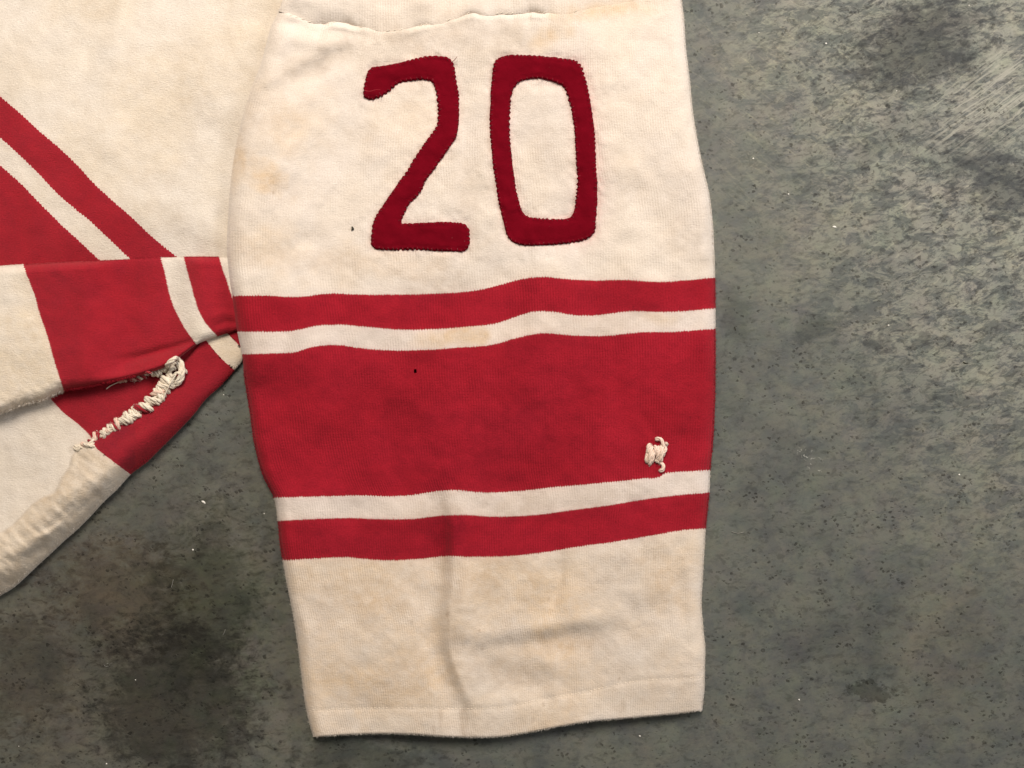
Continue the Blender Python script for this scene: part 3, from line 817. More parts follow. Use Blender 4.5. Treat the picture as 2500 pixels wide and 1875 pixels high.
# seam threads along the lip
tb = []
x = 705.0
while x < 1400:
    st = 12 + rng.uniform(-2, 6)
    a = np.linspace(x, x + st * 0.8, 4)
    yv = LIP(a) + np.array([1.5, -1.5, -3.0, -5.0]) + rng.uniform(-1, 1)
    zv = np.maximum(shoulder_z(a, np.minimum(yv, LIP(a))), sleeve_z(a, yv)) + np.array([-1.5, 0.9, 1.2, -1.2])
    tb.append(tube(np.stack([a, yv, zv], -1), [0.5, 0.7, 0.7, 0.5], 5))
    x += st + (rng.uniform(20, 70) if rng.random() < 0.55 else 0)
tubes_object('armhole_stitching', tb, THREAD_SEAM, shoulder, True)

# ================================================================== numerals
def resample(poly, step, scallop=0.0, period=10.5, seed=0):
    p = np.array(poly, float)
    # round the polygon with a closed Chaikin pass
    for _ in range(2):
        q = np.roll(p, -1, 0)
        p = np.stack([0.75*p + 0.25*q, 0.25*p + 0.75*q], 1).reshape(-1, 2)
    d = np.r_[0, np.cumsum(np.linalg.norm(np.diff(np.r_[p, p[:1]], axis=0), axis=1))]
    n = int(d[-1] / step)
    t = np.linspace(0, d[-1], n, endpoint=False)
    pc = np.r_[p, p[:1]]
    q = np.stack([np.interp(t, d, pc[:, 0]), np.interp(t, d, pc[:, 1])], -1)
    tan = np.roll(q, -1, 0) - np.roll(q, 1, 0)
    tan /= np.linalg.norm(tan, axis=1, keepdims=True)
    area2 = np.sum(q[:, 0] * np.roll(q[:, 1], -1) - q[:, 1] * np.roll(q[:, 0], -1))
    nrm = np.stack([tan[:, 1], -tan[:, 0]], -1) * (1 if area2 > 0 else -1)     # outward
    r = np.random.default_rng(seed)
    ph = t / period * 2 * math.pi + 3.0 * vnoise(t/26.0, t*0 + seed, 70 + seed)
    amp = scallop * (0.75 + 1.0 * vnoise(t/60.0, t*0 + 3 + seed, 80 + seed))
    q = q + nrm * (np.abs(np.sin(ph / 2)) * 2 - 1)[:, None] * amp[:, None] + nrm * 0.5 * vnoise(t/5.0, t*0 + 1, 90 + seed)[:, None]
    return q, nrm, t

def inside(X, Y, poly):
    c = np.zeros(X.shape, bool); n = len(poly)
    for i in range(n):
        x1, y1 = poly[i]; x2, y2 = poly[(i+1) % n]
        cond = ((y1 > Y) != (y2 > Y))
        xx = (x2 - x1) * (Y - y1) / (y2 - y1 + 1e-12) + x1
        c ^= cond & (X < xx)
    return c

def numeral(name, loops, label):
    outs, norms, sgn = [], [], []
    for k, lp in enumerate(loops):
        q, nr, t = resample(lp, 2.0, 1.45, 11.5, seed=len(name) + k)
        if k > 0:
            nr = -nr                     # outward from the cloth = into the counter
        outs.append(q); norms.append(nr)
    H = 5.2; R = 8.0
    base = np.concatenate(outs)
    x0, y0 = base.min(0); x1, y1 = base.max(0)
    gx, gy = np.meshgrid(np.arange(x0, x1, 4.2), np.arange(y0, y1, 4.2))
    gx = gx.ravel() + rng.uniform(-0.8, 0.8, gx.size); gy = gy.ravel() + rng.uniform(-0.8, 0.8, gy.size)
    rings = [np.concatenate([q - n * dd for q, n in zip(outs, norms)]) for dd in (1.3, 3.2, 5.6)]
    cand = np.concatenate([np.stack([gx, gy], -1)] + rings)
    ins = inside(cand[:, 0], cand[:, 1], outs[0])
    for hole in outs[1:]: ins &= ~inside(cand[:, 0], cand[:, 1], hole)
    cand = cand[ins]
    dist = np.full(len(cand), 1e9)
    for q in outs:
        d, _, _ = polydist(cand[:, 0], cand[:, 1], q.tolist(), True); dist = np.minimum(dist, d)
    isgrid = np.arange(len(cand)) < 10**9
    cand = cand[dist > 1.0]; dist = dist[dist > 1.0]
    pts = np.concatenate([base, cand])
    edges = []; o = 0
    for q in outs:
        n = len(q); edges += [(o + i, o + (i + 1) % n) for i in range(n)]; o += n
    res = delaunay_2d_cdt([Vector(p) for p in pts], edges, [], 0, 1e-4)
    v2 = np.array([(v.x, v.y) for v in res[0]]); tris = np.array([f for f in res[2] if len(f) == 3])
    c = v2[tris].mean(1)
    ok = inside(c[:, 0], c[:, 1], outs[0])
    for hole in outs[1:]: ok &= ~inside(c[:, 0], c[:, 1], hole)
    tris = tris[ok]
    dd = np.full(len(v2), 1e9)
    for q in outs:
        d, _, _ = polydist(v2[:, 0], v2[:, 1], q.tolist(), True); dd = np.minimum(dd, d)
    z = sleeve_z(v2[:, 0], v2[:, 1]) + 0.6 + H * rolloff(dd, R)
    z -= 1.6 * np.exp(-((dd - 8.5) / 2.5) ** 2)
    z += 1.0 * vnoise(v2[:, 0]/30.0, v2[:, 1]/30.0, 77, 2) * sst(4, 12, dd)
    co = P(v2[:, 0], v2[:, 1], z)
    a, b, cc = co[tris[:, 0]], co[tris[:, 1]], co[tris[:, 2]]
    fl_ = np.cross(b - a, cc - a)[:, 2] < 0
    tris[fl_] = tris[fl_][:, ::-1]
    # skirt so that the felt has a side
    me_v = co; n0 = len(co)
    bidx = [int(np.argmin((v2[:, 0]-p[0])**2 + (v2[:, 1]-p[1])**2)) for p in base]
    sk = P(base[:, 0], base[:, 1], sleeve_z(base[:, 0], base[:, 1]) - 2)
    extra = []; o = 0
    for q in outs:
        n = len(q)
        for i in range(n):
            j = (i + 1) % n
            extra.append((bidx[o+i], bidx[o+j], n0 + o + j)); extra.append((bidx[o+i], n0 + o + j, n0 + o + i))
        o += n
    allv = np.concatenate([co, sk]); allf = np.concatenate([tris, np.array(extra)])
    px = np.concatenate([np.stack([v2[:, 0], v2[:, 1], 0*dd], -1), np.stack([base[:, 0], base[:, 1], 0*base[:, 0]], -1)]) / 100
    me = mesh_from(name, allv, allf, None, {'px': px})
    ob = link(name, me, FELT, jersey)
    ob['label'] = label
    # overcast stitches over the cut edge
    tb = []
    for k, (lp, nr_s) in enumerate(zip(loops, norms)):
        q, nr, t = resample(lp, 12.0, 0.0, seed=len(name) + k)
        if k > 0: nr = -nr
        for i in range(len(q)):
            tn = np.array([-nr[i, 1], nr[i, 0]]) * rng.uniform(1.0, 3.2)
            o_ = q[i] + rng.uniform(-1.5, 1.5, 2)
            pp = [o_ - nr[i] * 0.6 - tn * 0.4, o_ - nr[i] * 1.2, o_ - nr[i] * 2.5 + tn * 0.4, o_ - nr[i] * 6.5 + tn]
            pp = np.array(pp)
            zz = sleeve_z(pp[:, 0], pp[:, 1]) + np.array([0.2, 2.6, H + 0.3, H - 0.6])
            tb.append(tube(np.c_[pp, zz], [0.7, 0.9, 1.0, 0.7], 5))
    tubes_object('edge_stitching', tb, THREAD_RED, ob, True)
    return ob
num2 = numeral('numeral', [TWO], 'crimson felt numeral two')
num0 = numeral('numeral', [ZERO_O, ZERO_I], 'crimson felt numeral zero')
# loose thread ends on the two
def thread_end(name, pts, rad, mat, parent):
    p = smooth_path([(x, y, z) for x, y, z in pts], 12)
    return tubes_object(name, [tube(p, np.linspace(rad, rad * 0.5, 12), 5)], mat, parent)
zz = float(sleeve_z(np.array(1108.0), np.array(150.0)))
thread_end('loose_thread', [(1103, 152, zz + 6), (1110, 146, zz + 9), (1114, 141, zz + 10), (1116, 137, zz + 9)], 0.9, THREAD_RED, num2)
thread_end('loose_thread', [(926, 226, zz + 11), (930, 233, zz + 9), (934, 238, zz + 5)], 0.8, THREAD_RED, num2)
thread_end('loose_thread', [(889, 221, zz + 11), (903, 223, zz + 12), (918, 219, zz + 12), (928, 219, zz + 11)], 0.8, YARN_RED, num2)

# rims of the folded-back flap (upper fold, lower free edge)
FT = pchip([(-120, 660), (0, 649), (57, 645), (127, 640), (190, 637), (247, 635), (316, 630), (392, 627), (449, 626), (535, 626), (600, 628), (700, 632)])
FB = pchip([(-120, 1045), (0, 1012), (20, 1005), (57, 990), (85, 983), (104, 979), (127, 968), (155, 956), (206, 948), (253, 938), (300, 927), (350, 915), (400, 898), (440, 872), (480, 842), (530, 822), (579, 806), (640, 780), (700, 760)])

# ================================================================== body panel (upper left)
C_top = lambda x: 0*x - 900 + 0.9*x*0
A1 = pchip([(-120, 138), (0, 235), (49, 277), (95, 319), (152, 368), (205, 421), (220, 438), (266, 482), (323, 532), (372, 579), (429, 625), (520, 700), (700, 850)])
A2 = pchip([(-120, 232), (0, 336), (38, 370), (95, 425), (140, 473), (182, 509), (228, 547), (273, 590), (313, 628), (400, 706), (700, 980)])
A3 = pchip([(-120, 300), (0, 404), (46, 444), (95, 494), (152, 551), (197, 592), (235, 628), (320, 710), (700, 1080)])
A4 = lambda x: A3(x) + 420
A0 = lambda x: A1(x) - 1380
lo = lambda y: 0*np.asarray(y, float) - 420.0
hi = lambda y: 0*np.asarray(y, float) + 760.0
ub = np.linspace(0, 1, 366)
Xb, Yb, mb = strip_rows([A0, A1, A2, A3, A4], lo, hi, ub, 5.0)
for k in (1, 2, 3):
    Yb[mb[k]] += np.where(np.arange(366) % 2 == 0, 1.6, -1.6) * (1 + 0.6 * rng.uniform(-1, 1, 366))
def body_z(X, Y):
    h = 25 + 4.0 * vnoise(X/200.0 + 7, Y/180.0, 101, 2) + 1.2 * vnoise(X/45.0, Y/45.0, 102, 2)
    h = h + crease(X, Y, [(290, -40), (255, 60), (215, 130), (190, 210)], 22, -5.5, 0.3)
    h = h + crease(X, Y, [(310, -30), (290, 60), (250, 160)], 20, 3.5)
    h = h + crease(X, Y, [(60, -40), (35, 30), (10, 90)], 20, -4.5)
    h = h + crease(X, Y, [(330, 110), (280, 220), (255, 330), (240, 400)], 40, 4.0, 0.2)
    h = h + crease(X, Y, [(430, 220), (420, 320), (400, 420)], 50, -3.0)
    h = h + crease(X, Y, [(20, 360), (60, 400), (90, 440)], 24, -3.0)
    h = h + 3.0 * crease(X, Y, [(560, 250), (540, 420), (530, 600)], 22, -1.0)
    h = h - 7 * sst(560, 700, Y)
    h = np.minimum(h * rolloff(np.clip(760 - X, 0, None), 60) + 0 * Y, 33)
    return h - 17 * sst(3, 30, Y - FT(X))
def body_masks(X, Y):
    soil = 0.16 * np.clip(vnoise(X/120.0, Y/120.0, 121, 4) + 0.1, 0, 1)
    yel = 0.20 * np.clip(vnoise(X/200.0 + 4, Y/190.0, 122, 3) + 0.35, 0, 1)
    soil = np.maximum(soil, 0.35 * blob(X, Y, 430, 560, 180, 60, 0.4, 5))
    soil = np.maximum(soil, 0.5 * blob(X, Y, 15, 362, 26, 12, 0.6, 6))
    pink = np.zeros_like(X)
    for f in (A1, A2, A3): pink = np.maximum(pink, 0.25 * np.exp(-np.abs(Y - f(X)) / 6))
    return soil, yel, pink
Zb = body_z(Xb, Yb)
so, ye, pi_ = body_masks(Xb, Yb)
GB = Grid(Xb, Yb, Zb, {'px': np.stack([Xb, Yb, 0*Xb], -1)/100, 'knit': np.stack([(Xb*0.68 + Yb*0.73)/6.5, (Yb*0.68 - Xb*0.73)/7, 0*Xb], -1), 'soil': so, 'yellow': ye, 'pink': pi_})
cx = 0.25 * (Xb[:-1, :-1] + Xb[1:, 1:] + Xb[:-1, 1:] + Xb[1:, :-1]); cy = 0.25 * (Yb[:-1, :-1] + Yb[1:, 1:] + Yb[:-1, 1:] + Yb[1:, :-1])
keepb = (cy > -425) & (cy < 735) & ((cx < 600) | (cy < 640))
body = GB.part('body_panel', mb[0], mb[1], FLEECE, jersey, keepb)
GB.part('red_stripe', mb[1], mb[2], FLEECE_RED, body, keepb)
GB.part('white_stripe', mb[2], mb[3], FLEECE, body, keepb)
GB.part('red_band', mb[3], mb[4], FLEECE_RED, body, keepb)

# ================================================================== lower (back) panel of the skirt
OUT = pchip([(-120, 1490), (-40, 1478), (0, 1455), (9, 1450), (32, 1436), (63, 1409), (89, 1384), (127, 1349), (158, 1320), (190, 1292), (222, 1260), (253, 1226), (285, 1196),
             (318, 1160), (364, 1124), (396, 1092), (437, 1051), (475, 1010), (500, 978), (538, 943), (573, 905), (590, 884), (640, 830), (700, 780)])
TOPB = pchip([(-120, 900), (0, 880), (150, 850), (300, 800), (450, 720), (560, 660), (640, 640), (700, 640)])
K0 = lambda y: 0*y - 420.0
K1 = pchip([(850, 20), (930, 85), (978, 127), (988, 136), (1010, 158), (1035, 190), (1062, 218), (1097, 238), (1121, 269), (1143, 298), (1159, 320), (1250, 430)])
K2 = pchip([(640, 330), (780, 462), (831, 503), (854, 522), (880, 545), (905, 574), (960, 630)])
K3 = pchip([(640, 420), (760, 507), (816, 557), (829, 570), (842, 582), (880, 622)])
K4 = lambda y: 0*y + 660.0
ul = np.linspace(0, 1, 230)
Xp, Yp, mp = strip_rows([K0, K1, K2, K3, K4], TOPB, OUT, ul, 4.5, swap=True, relax=0.35)
for k in (1, 2, 3):
    Xp[mp[k]] += np.where(np.arange(230) % 2 == 0, 1.5, -1.5) * (1 + 0.6 * rng.uniform(-1, 1, 230)) * (ul < 0.95)
def outdist(X, Y):
    # distance to the outer fold (it runs at about 45 degrees)
    return (OUT(X) - Y) * 0.70
HB = [(470, 860), (425, 912), (389, 962), (332, 1006), (274, 1046), (225, 1080), (203, 1088), (177, 1111), (171, 1140), (152, 1165), (142, 1187), (133, 1203), (108, 1213), (79, 1232), (57, 1257), (35, 1279), (13, 1295), (0, 1301), (-60, 1330), (-120, 1340), (-440, 1400)]
def back_z(X, Y):
    d = np.clip(outdist(X, Y), 0, None)
    left = 1 - sst(120, 520, X)
    r = 34 + 30 * left
    h = 24 - 9 * sst(450, 580, X) + 2.5 * vnoise(X/120.0, Y/120.0, 131, 2) + 1.0 * vnoise(X/35.0, Y/35.0, 132, 2)
    h = h + (8 * (1 - sst(380, 520, X)) + 36 * left) * np.exp(-((d - r) / (34 + 24*left)) ** 2)
    # hem band: doubled cloth along the fold
    dd, sd, _ = polydist(X, Y, HB)
    band = sst(-3, 5, -dd * sd)
    h = h + 4.5 * band
    h = h + crease(X, Y, [(260, 1190), (180, 1250), (110, 1290), (40, 1330)], 18, -7, 0.3) * left
    h = h + crease(X, Y, [(120, 1330), (70, 1360), (10, 1370)], 14, -6) * left
    h = h + crease(X, Y, [(220, 1170), (150, 1210), (60, 1290)], 12, 4) * left
    h = h + crease(X, Y, [(200, 1230), (120, 1300), (60, 1320)], 9, 3.5) * left
    h = h + crease(X, Y, [(420, 1000), (360, 1050), (300, 1100)], 26, 4)
    h = h + crease(X, Y, [(395, 1010), (345, 1045), (290, 1085)], 12, -4)
    h = h + 2.2 * vnoise((X + Y)/60.0, (X - Y)/17.0, 133, 2) * band * sst(300, 220, X)
    low = 5.0
    z = low + (h - low) * rolloff(d, r)
    return z - 0.55 * z * sst(8, 40, FB(X) - Y)
Zp = back_z(Xp, Yp)
def back_masks(X, Y):
    dd, sd, _ = polydist(X, Y, HB)
    band = sst(-2, 4, -dd * sd)
    soil = 0.12 + 0.42 * band * (0.7 + 0.5 * vnoise(X/40.0, Y/40.0, 141, 3))
    soil = np.where(X > 330, 0.12, soil)
    yel = 0.30 * band
    pink = np.where(X < 330, 0.35 * np.exp(-np.abs(X - K1(Y)) / 5), 0.25 * np.exp(-np.minimum(np.abs(X - K2(Y)), np.abs(X - K3(Y))) / 5))
    soil = np.maximum(soil, 0.6 * np.exp(-(dd / 3.0) ** 2) * (X < 215))
    return np.clip(soil, 0, 1), yel, pink
so, ye, pi_ = back_masks(Xp, Yp)
# turn the fold under at the floor
Xp2 = extend_cols(Xp, [Xp[:, 0]], [Xp[:, -1] - 1, Xp[:, -1] - 14]); Yp2 = extend_cols(Yp, [Yp[:, 0]], [Yp[:, -1] - 1, Yp[:, -1] - 14])
Zp2 = extend_cols(Zp, [Zp[:, 0] - 4], [Zp[:, -1] * 0 + 3, Zp[:, -1] * 0 + 2])
f1 = lambda A: extend_cols(A, [A[:, 0]], [A[:, -1]] * 2)
GP = Grid(Xp2, Yp2, Zp2, {'px': np.stack([Xp2, Yp2, 0*Xp2], -1)/100, 'knit': np.stack([(Xp2 + Yp2)*0.7/6.5, (Yp2 - Xp2)*0.7/7, 0*Xp2], -1), 'soil': f1(so), 'yellow': f1(ye), 'pink': f1(pi_)})
back = GP.part('back_panel', mp[0], mp[1], FLEECE, jersey)
back['label'] = 'folded lower panel with a grubby hem'
GP.part('red_band', mp[1], mp[2], FLEECE_RED, back)
GP.part('white_stripe', mp[2], mp[3], FLEECE, back)
GP.part('red_stripe', mp[3], mp[4], FLEECE_RED, back)

# ================================================================== front flap folded back over it
L0 = lambda y: 0*y - 420.0
L1 = pchip([(600, 48), (646, 57), (665, 63), (690, 73), (722, 85), (760, 95), (798, 108), (832, 119), (873, 130), (911, 142), (953, 155), (1000, 168)])
L2 = pchip([(600, 385), (627, 392), (665, 402), (706, 411), (741, 421), (775, 437), (804, 453), (831, 472), (880, 505)])
L3 = pchip([(600, 440), (627, 448), (658, 456), (690, 465), (728, 475), (763, 487), (794, 506), (817, 527), (860, 562)])
L4 = pchip([(600, 526), (627, 535), (655, 543), (680, 552), (712, 562), (760, 580), (830, 606)])
L5 = lambda y: 0*y + 650.0
uf = np.linspace(0, 1, 128)
Xf, Yf, mf = strip_rows([L0, L1, L2, L3, L4, L5], FT, FB, uf, 4.0, swap=True)
for k in (1, 2, 3, 4):
    Xf[mf[k]] += np.where(np.arange(128) % 2 == 0, 1.6, -1.6) * (1 + 0.5 * rng.uniform(-1, 1, 128))
CR = [(600, 800), (579, 806), (530, 819), (475, 833), (411, 853), (348, 872), (285, 892), (237, 911), (190, 940)]
def flap_z(X, Y):
    dt = np.clip(Y - FT(X), 0, None); db = np.clip(FB(X) - Y, 0, None)
    right = sst(380, 600, X)
    plate = 60 - 30 * right + 3.0 * vnoise(X/130.0, Y/110.0, 151, 2) + 1.1 * vnoise(X/36.0, Y/36.0, 152, 2)
    plate = plate + 12 * (1 - right) * sst(690, 860, Y)
    dc, sc, pc = polydist(X, Y, CR)
    side = -dc * sc                                  # + above the crease
    ledge = sst(46, -6, side) * sst(190, 330, X) * (1 - sst(410, 500, X))
    h = plate - 36 * ledge - 9 * sst(46, 4, db) * sst(230, 330, X) * (1 - sst(400, 460, X))
    h = h - 9 * np.exp(-(dc / 10.0) ** 2) * sst(260, 380, X) * (1 - right)
    h = h + 7 * np.exp(-((side - 58) / 30.0) ** 2) * (1 - 0.6 * right)
    h = h + crease(X, Y, [(420, 840), (330, 868), (270, 880)], 9, -3) * 1.0
    h = h + crease(X, Y, [(580, 770), (545, 762), (510, 778)], 10, 3.5) + crease(X, Y, [(590, 790), (550, 785), (520, 800)], 8, -3)
    h = h + crease(X, Y, [(0, 720), (120, 760), (300, 720)], 50, -3)
    # fluffy frayed lower rim on the left
    h = h + 4.0 * vnoise(X/16.0, Y/16.0, 153, 2) * np.exp(-db / 22.0) * (X < 170)
    base = 27.0
    rb = 16 + 18 * (1 - sst(120, 330, X))
    low = 18 + 5 * sst(0, 70, dt)
    return low + (h - low) * rolloff(dt, 24) * (0.12 + 0.88 * rolloff(db, rb))
Zf = flap_z(Xf, Yf)
def flap_masks(X, Y):
    soil = 0.16 * np.clip(vnoise(X/90.0, Y/90.0, 161, 4) + 0.2, 0, 1)
    yel = np.where(X < 160, 0.30, 0.05) * np.clip(0.7 + vnoise(X/100.0, Y/100.0, 162, 3), 0, 1.2)
    pink = np.zeros_like(X)
    for f in (L1, L2, L3, L4): pink = np.maximum(pink, 0.22 * np.exp(-np.abs(X - f(Y)) / 5))
    return soil, yel, pink
so, ye, pi_ = flap_masks(Xf, Yf)
Xf2 = extend_cols(Xf, [Xf[:, 0], Xf[:, 0]], [Xf[:, -1], Xf[:, -1]])
Yf2 = extend_cols(Yf, [Yf[:, 0] + 20, Yf[:, 0] + 0.6], [Yf[:, -1] - 0.8, Yf[:, -1] - 24])
Zf2 = extend_cols(Zf, [Zf[:, 0] - 3, Zf[:, 0] - 2], [Zf[:, -1] - 2, Zf[:, -1] - 3])
f2 = lambda A: extend_cols(A, [A[:, 0]] * 2, [A[:, -1]] * 2)
GF = Grid(Xf2, Yf2, Zf2, {'px': np.stack([Xf2, Yf2, 0*Xf2], -1)/100, 'knit': np.stack([Yf2/6.5, Xf2/7, 0*Xf2], -1), 'soil': f2(so), 'yellow': f2(ye), 'pink': f2(pi_)})
flap = GF.part('front_flap', mf[0], mf[1], FLEECE, jersey)
flap['label'] = 'front skirt corner folded back over itself'
GF.part('red_band', mf[1], mf[2], FLEECE_RED, flap)
GF.part('white_stripe', mf[2], mf[3], FLEECE, flap)
GF.part('red_stripe', mf[3], mf[4], FLEECE_RED, flap)
GF.part('white_edge', mf[4], mf[5], FLEECE, flap)

# ================================================================== yarn helpers
def plies(p, rad, seed):
    """three soft plies twisted round the path, tapering where the yarn dives into the cloth"""
    n = len(p); r = np.random.default_rng(seed)
    L = np.r_[0, np.cumsum(np.linalg.norm(np.diff(p, axis=0), axis=1))]
    tan = np.gradient(p, axis=0); tan /= np.linalg.norm(tan, axis=1, keepdims=True) + 1e-9
    a = np.cross(tan, [0.1, 0.2, 0.97]); a /= np.linalg.norm(a, axis=1, keepdims=True) + 1e-9
    b = np.cross(a, tan)
    env = np.clip(np.minimum(L, L[-1] - L) / (0.9 * rad), 0.35, 1) * (1 + 0.10 * np.sin(L / 7.0 + seed))
    out = []
    for k in range(3):
        ph = L / (rad * 1.55) + k * 2 * math.pi / 3 + seed
        off = (np.cos(ph)[:, None] * a * 1.15 + np.sin(ph)[:, None] * b * 0.8) * (0.45 * rad * env)[:, None]
        out.append(tube(p + off, 0.62 * rad * env, 6, 0.06, seed + k))
    return out
HAIRS = []
def yarn_hairs(p, rad, parent, seed):
    r = np.random.default_rng(seed + 77)
    tan = np.gradient(p, axis=0)
    k = r.integers(1, len(p) - 1, len(p) * 12)
    d = r.normal(0, 1, (len(k), 3)); d[:, 2] = np.abs(d[:, 2])
    HAIRS.append((p[k] + 0.75 * rad * d / np.linalg.norm(d, axis=1, keepdims=True), d, parent))

# ================================================================== thick overcast mending of the side vent
mend = link('vent_mending', None, None, jersey)
mend['label'] = 'thick cream yarn overcast mending of the side slit'
def surf(x, y):
    x = np.asarray(x, float); y = np.asarray(y, float)
    zf = flap_z(x, y); zb = back_z(x, y)
    return np.where(y < FB(x) - 2, np.maximum(zf, zb), zb)
def stitch_arc(c, tdir, half, lift, rad, mat, slant, seed, name='stitch'):
    """one wrap of yarn thrown across the edge"""
    r = np.random.default_rng(seed)
    n = np.array([-tdir[1], tdir[0]])
    t = np.linspace(-1, 1, 9)
    wob = r.uniform(-0.10, 0.10, 2) * half
    pts = np.array([c + n * (half * a) + tdir * (slant * a) + wob * (1 - a*a) for a in t])
    zc = float(surf(c[0], c[1]))
    z = zc + lift * np.sqrt(np.clip(1 - t*t, 0, 1)) ** 1.0 - 1.5 * np.abs(t) + r.uniform(-0.8, 0.8)
    rr = rad * (0.55 + 0.45 * np.sqrt(np.clip(1 - t**2, 0, 1))) * r.uniform(0.88, 1.14)
    pth = smooth_path(np.c_[pts, z], 16)
    ob = tubes_object(name, plies(pth, rad * r.uniform(0.9, 1.12), seed), mat, mend)
    yarn_hairs(pth, rad, mend, seed)
    return ob
path = smooth_path([(186, 1096), (204, 1090), (222, 1083), (237, 1067), (252, 1060), (274, 1046), (290, 1034), (312, 1021), (332, 1006),
                    (357, 990), (374, 977), (389, 962), (403, 945), (416, 927), (424, 911)], 300)
seg = np.r_[0, np.cumsum(np.linalg.norm(np.diff(path, axis=0), axis=1))]
pos = 0.0; i = 0
while pos < seg[-1]:
    k = int(np.searchsorted(seg, pos)); k = min(k, 297)
    f = pos / seg[-1]
    td = path[k+2] - path[k]; td = td / (np.linalg.norm(td) + 1e-9)
    big = 0.45 + 0.75 * f if f > 0.12 else 0.42
    c = path[k] + np.array([rng.uniform(-1, 1), rng.uniform(-1, 1)]) * (2.5 + 2.0 * f)
    half = (10.5 + 7.0 * f) * rng.uniform(0.5, 1.2) * (0.75 if f < 0.1 else 1)
    stitch_arc(c, td, half, (6 + 10 * f) * rng.uniform(0.7, 1.2), (3.4 + 2.6 * f) * rng.uniform(0.75, 1.4), (YARN, YARN, YARN, YARN_PINK, YARN, YARN, YARN_RED)[rng.integers(0, 7)] if f < 0.85 else YARN, rng.uniform(-9, 18), 300 + i)
    pos += (6.4 + 1.3 * f) * rng.uniform(0.75, 1.3) + (4.0 if rng.random() < 0.12 else 0)
    i += 1
core = np.c_[path[20::10], surf(path[20::10, 0], path[20::10, 1]) + 2.5 + 4.0 * np.linspace(0, 1, len(path[20::10]))]
core[:, :2] += rng.normal(0, 1.6, (len(core), 2))
tubes_object('yarn_core', plies(smooth_path(core, 90), 6.0, 61), YARN, mend)
yarn_hairs(smooth_path(core, 90), 8.0, mend, 62)
def zc(x, y, dz): return (x, y, float(surf(x, y)) + dz)
# loops at the top of the slit
def yarn(pts, rad, mat, name='yarn_loop', seed=0, n=20):
    p = smooth_path(pts, n)
    r = np.random.default_rng(seed)
    rr = rad * (1 + 0.12 * np.sin(np.linspace(0, 9, n) + seed)); rr[0] *= 0.6; rr[-1] *= 0.5
    if rad < 2: return tubes_object(name, [tube(p, rr, 6, 0.10, seed)], mat, mend)
    yarn_hairs(p, rad, mend, seed)
    return tubes_object(name, plies(smooth_path(p, 30), rad, seed), mat, mend)
yarn([zc(408, 898, 4), zc(412, 886, 10), zc(424, 877, 14), zc(437, 879, 14), zc(445, 891, 13), zc(447, 906, 12), zc(444, 922, 10), zc(436, 936, 7), zc(424, 942, 3)], 5.4, YARN, seed=1)
yarn([zc(414, 904, 8), zc(420, 892, 16), zc(430, 886, 18), zc(438, 896, 17), zc(440, 912, 15), zc(434, 928, 12), zc(424, 938, 6)], 4.6, YARN, seed=2)
yarn([zc(419, 935, 6), zc(423, 920, 16), zc(432, 910, 18), zc(441, 914, 16), zc(441, 928, 11), zc(432, 940, 6)], 3.2, YARN, seed=3)
yarn([zc(412, 916, 10), zc(416, 905, 15), zc(424, 899, 16), zc(430, 904, 13)], 5.2, YARN, seed=4)
yarn([zc(448, 901, 6), zc(453, 905, 8), zc(456, 910, 4)], 3.0, YARN, seed=5)
yarn([zc(431, 912, 20), zc(420, 930, 19), zc(408, 952, 14), zc(398, 978, 5)], 1.5, YARN, 'loose_yarn_end', seed=6)
# left wing along the flap rim
wing = [(403, 897), (396, 901), (388, 907), (380, 911), (372, 908)]
for j, (x, y) in enumerate(wing):
    stitch_arc(np.array([x, y], float), np.array([-0.86, 0.5]), rng.uniform(8, 11), 10, 5.0, YARN, rng.uniform(-5, 5), 500 + j)
for j, (x, y) in enumerate([(362, 909), (354, 913), (347, 917), (340, 920), (334, 924), (326, 926), (318, 927)]):
    stitch_arc(np.array([x, y], float), np.array([-0.9, 0.42]), rng.uniform(6, 9), 7, 2.8, (YARN_RED, YARN_PINK, YARN_RED, YARN)[j % 4], rng.uniform(4, 8), 520 + j)
for j, (x, y) in enumerate([(304, 928), (297, 928), (291, 930)]):
    stitch_arc(np.array([x, y], float), np.array([-0.9, 0.3]), rng.uniform(4, 6), 5, 3.0, YARN_PINK, 3, 540 + j)
yarn([zc(292, 932, 6), zc(280, 937, 7), zc(268, 943, 7), zc(259, 950, 5)], 1.3, YARN, 'loose_yarn_end', seed=7)

# ================================================================== darn on the sleeve band
darn = link('darn', None, None, jersey)
darn['label'] = 'small pinkish cream yarn darn on the red band'
def dz(x, y, h): return (x, y, float(sleeve_z(np.array(x, float), np.array(y, float))) + h)
def dpts(pts, hs):
    return [dz(1500 + x * 0.1085, 1020 + y * 0.1085, h) for (x, y), h in zip(pts, hs)]
def dstrand(pts, hs, rad, mat, seed):
    p = smooth_path(dpts(pts, hs), 22)
    tubes_object('strand', plies(p, rad, seed), mat, darn)
    yarn_hairs(p, rad, darn, seed)
DM = yarn_material('darning_yarn', (0.84, 0.66, 0.56), (0.78, 0.61, 0.50))
dstrand([(925, 510), (970, 475), (1030, 475), (1080, 540), (1100, 610), (1120, 690)], [0, 5, 7, 8, 8, 5], 4.4, DM, 1)
dstrand([(820, 590), (770, 640), (755, 740), (740, 820)], [2, 7, 7, 3], 4.6, DM, 2)
dstrand([(770, 740), (730, 850), (715, 930), (745, 1020)], [3, 6, 6, 0], 3.9, DM, 3)
dstrand([(840, 620), (825, 760), (805, 900), (795, 1085)], [4, 9, 8, 0], 4.9, DM, 4)
dstrand([(880, 700), (870, 820), (855, 930), (830, 1030)], [3, 9, 7, 0], 4.2, DM, 5)
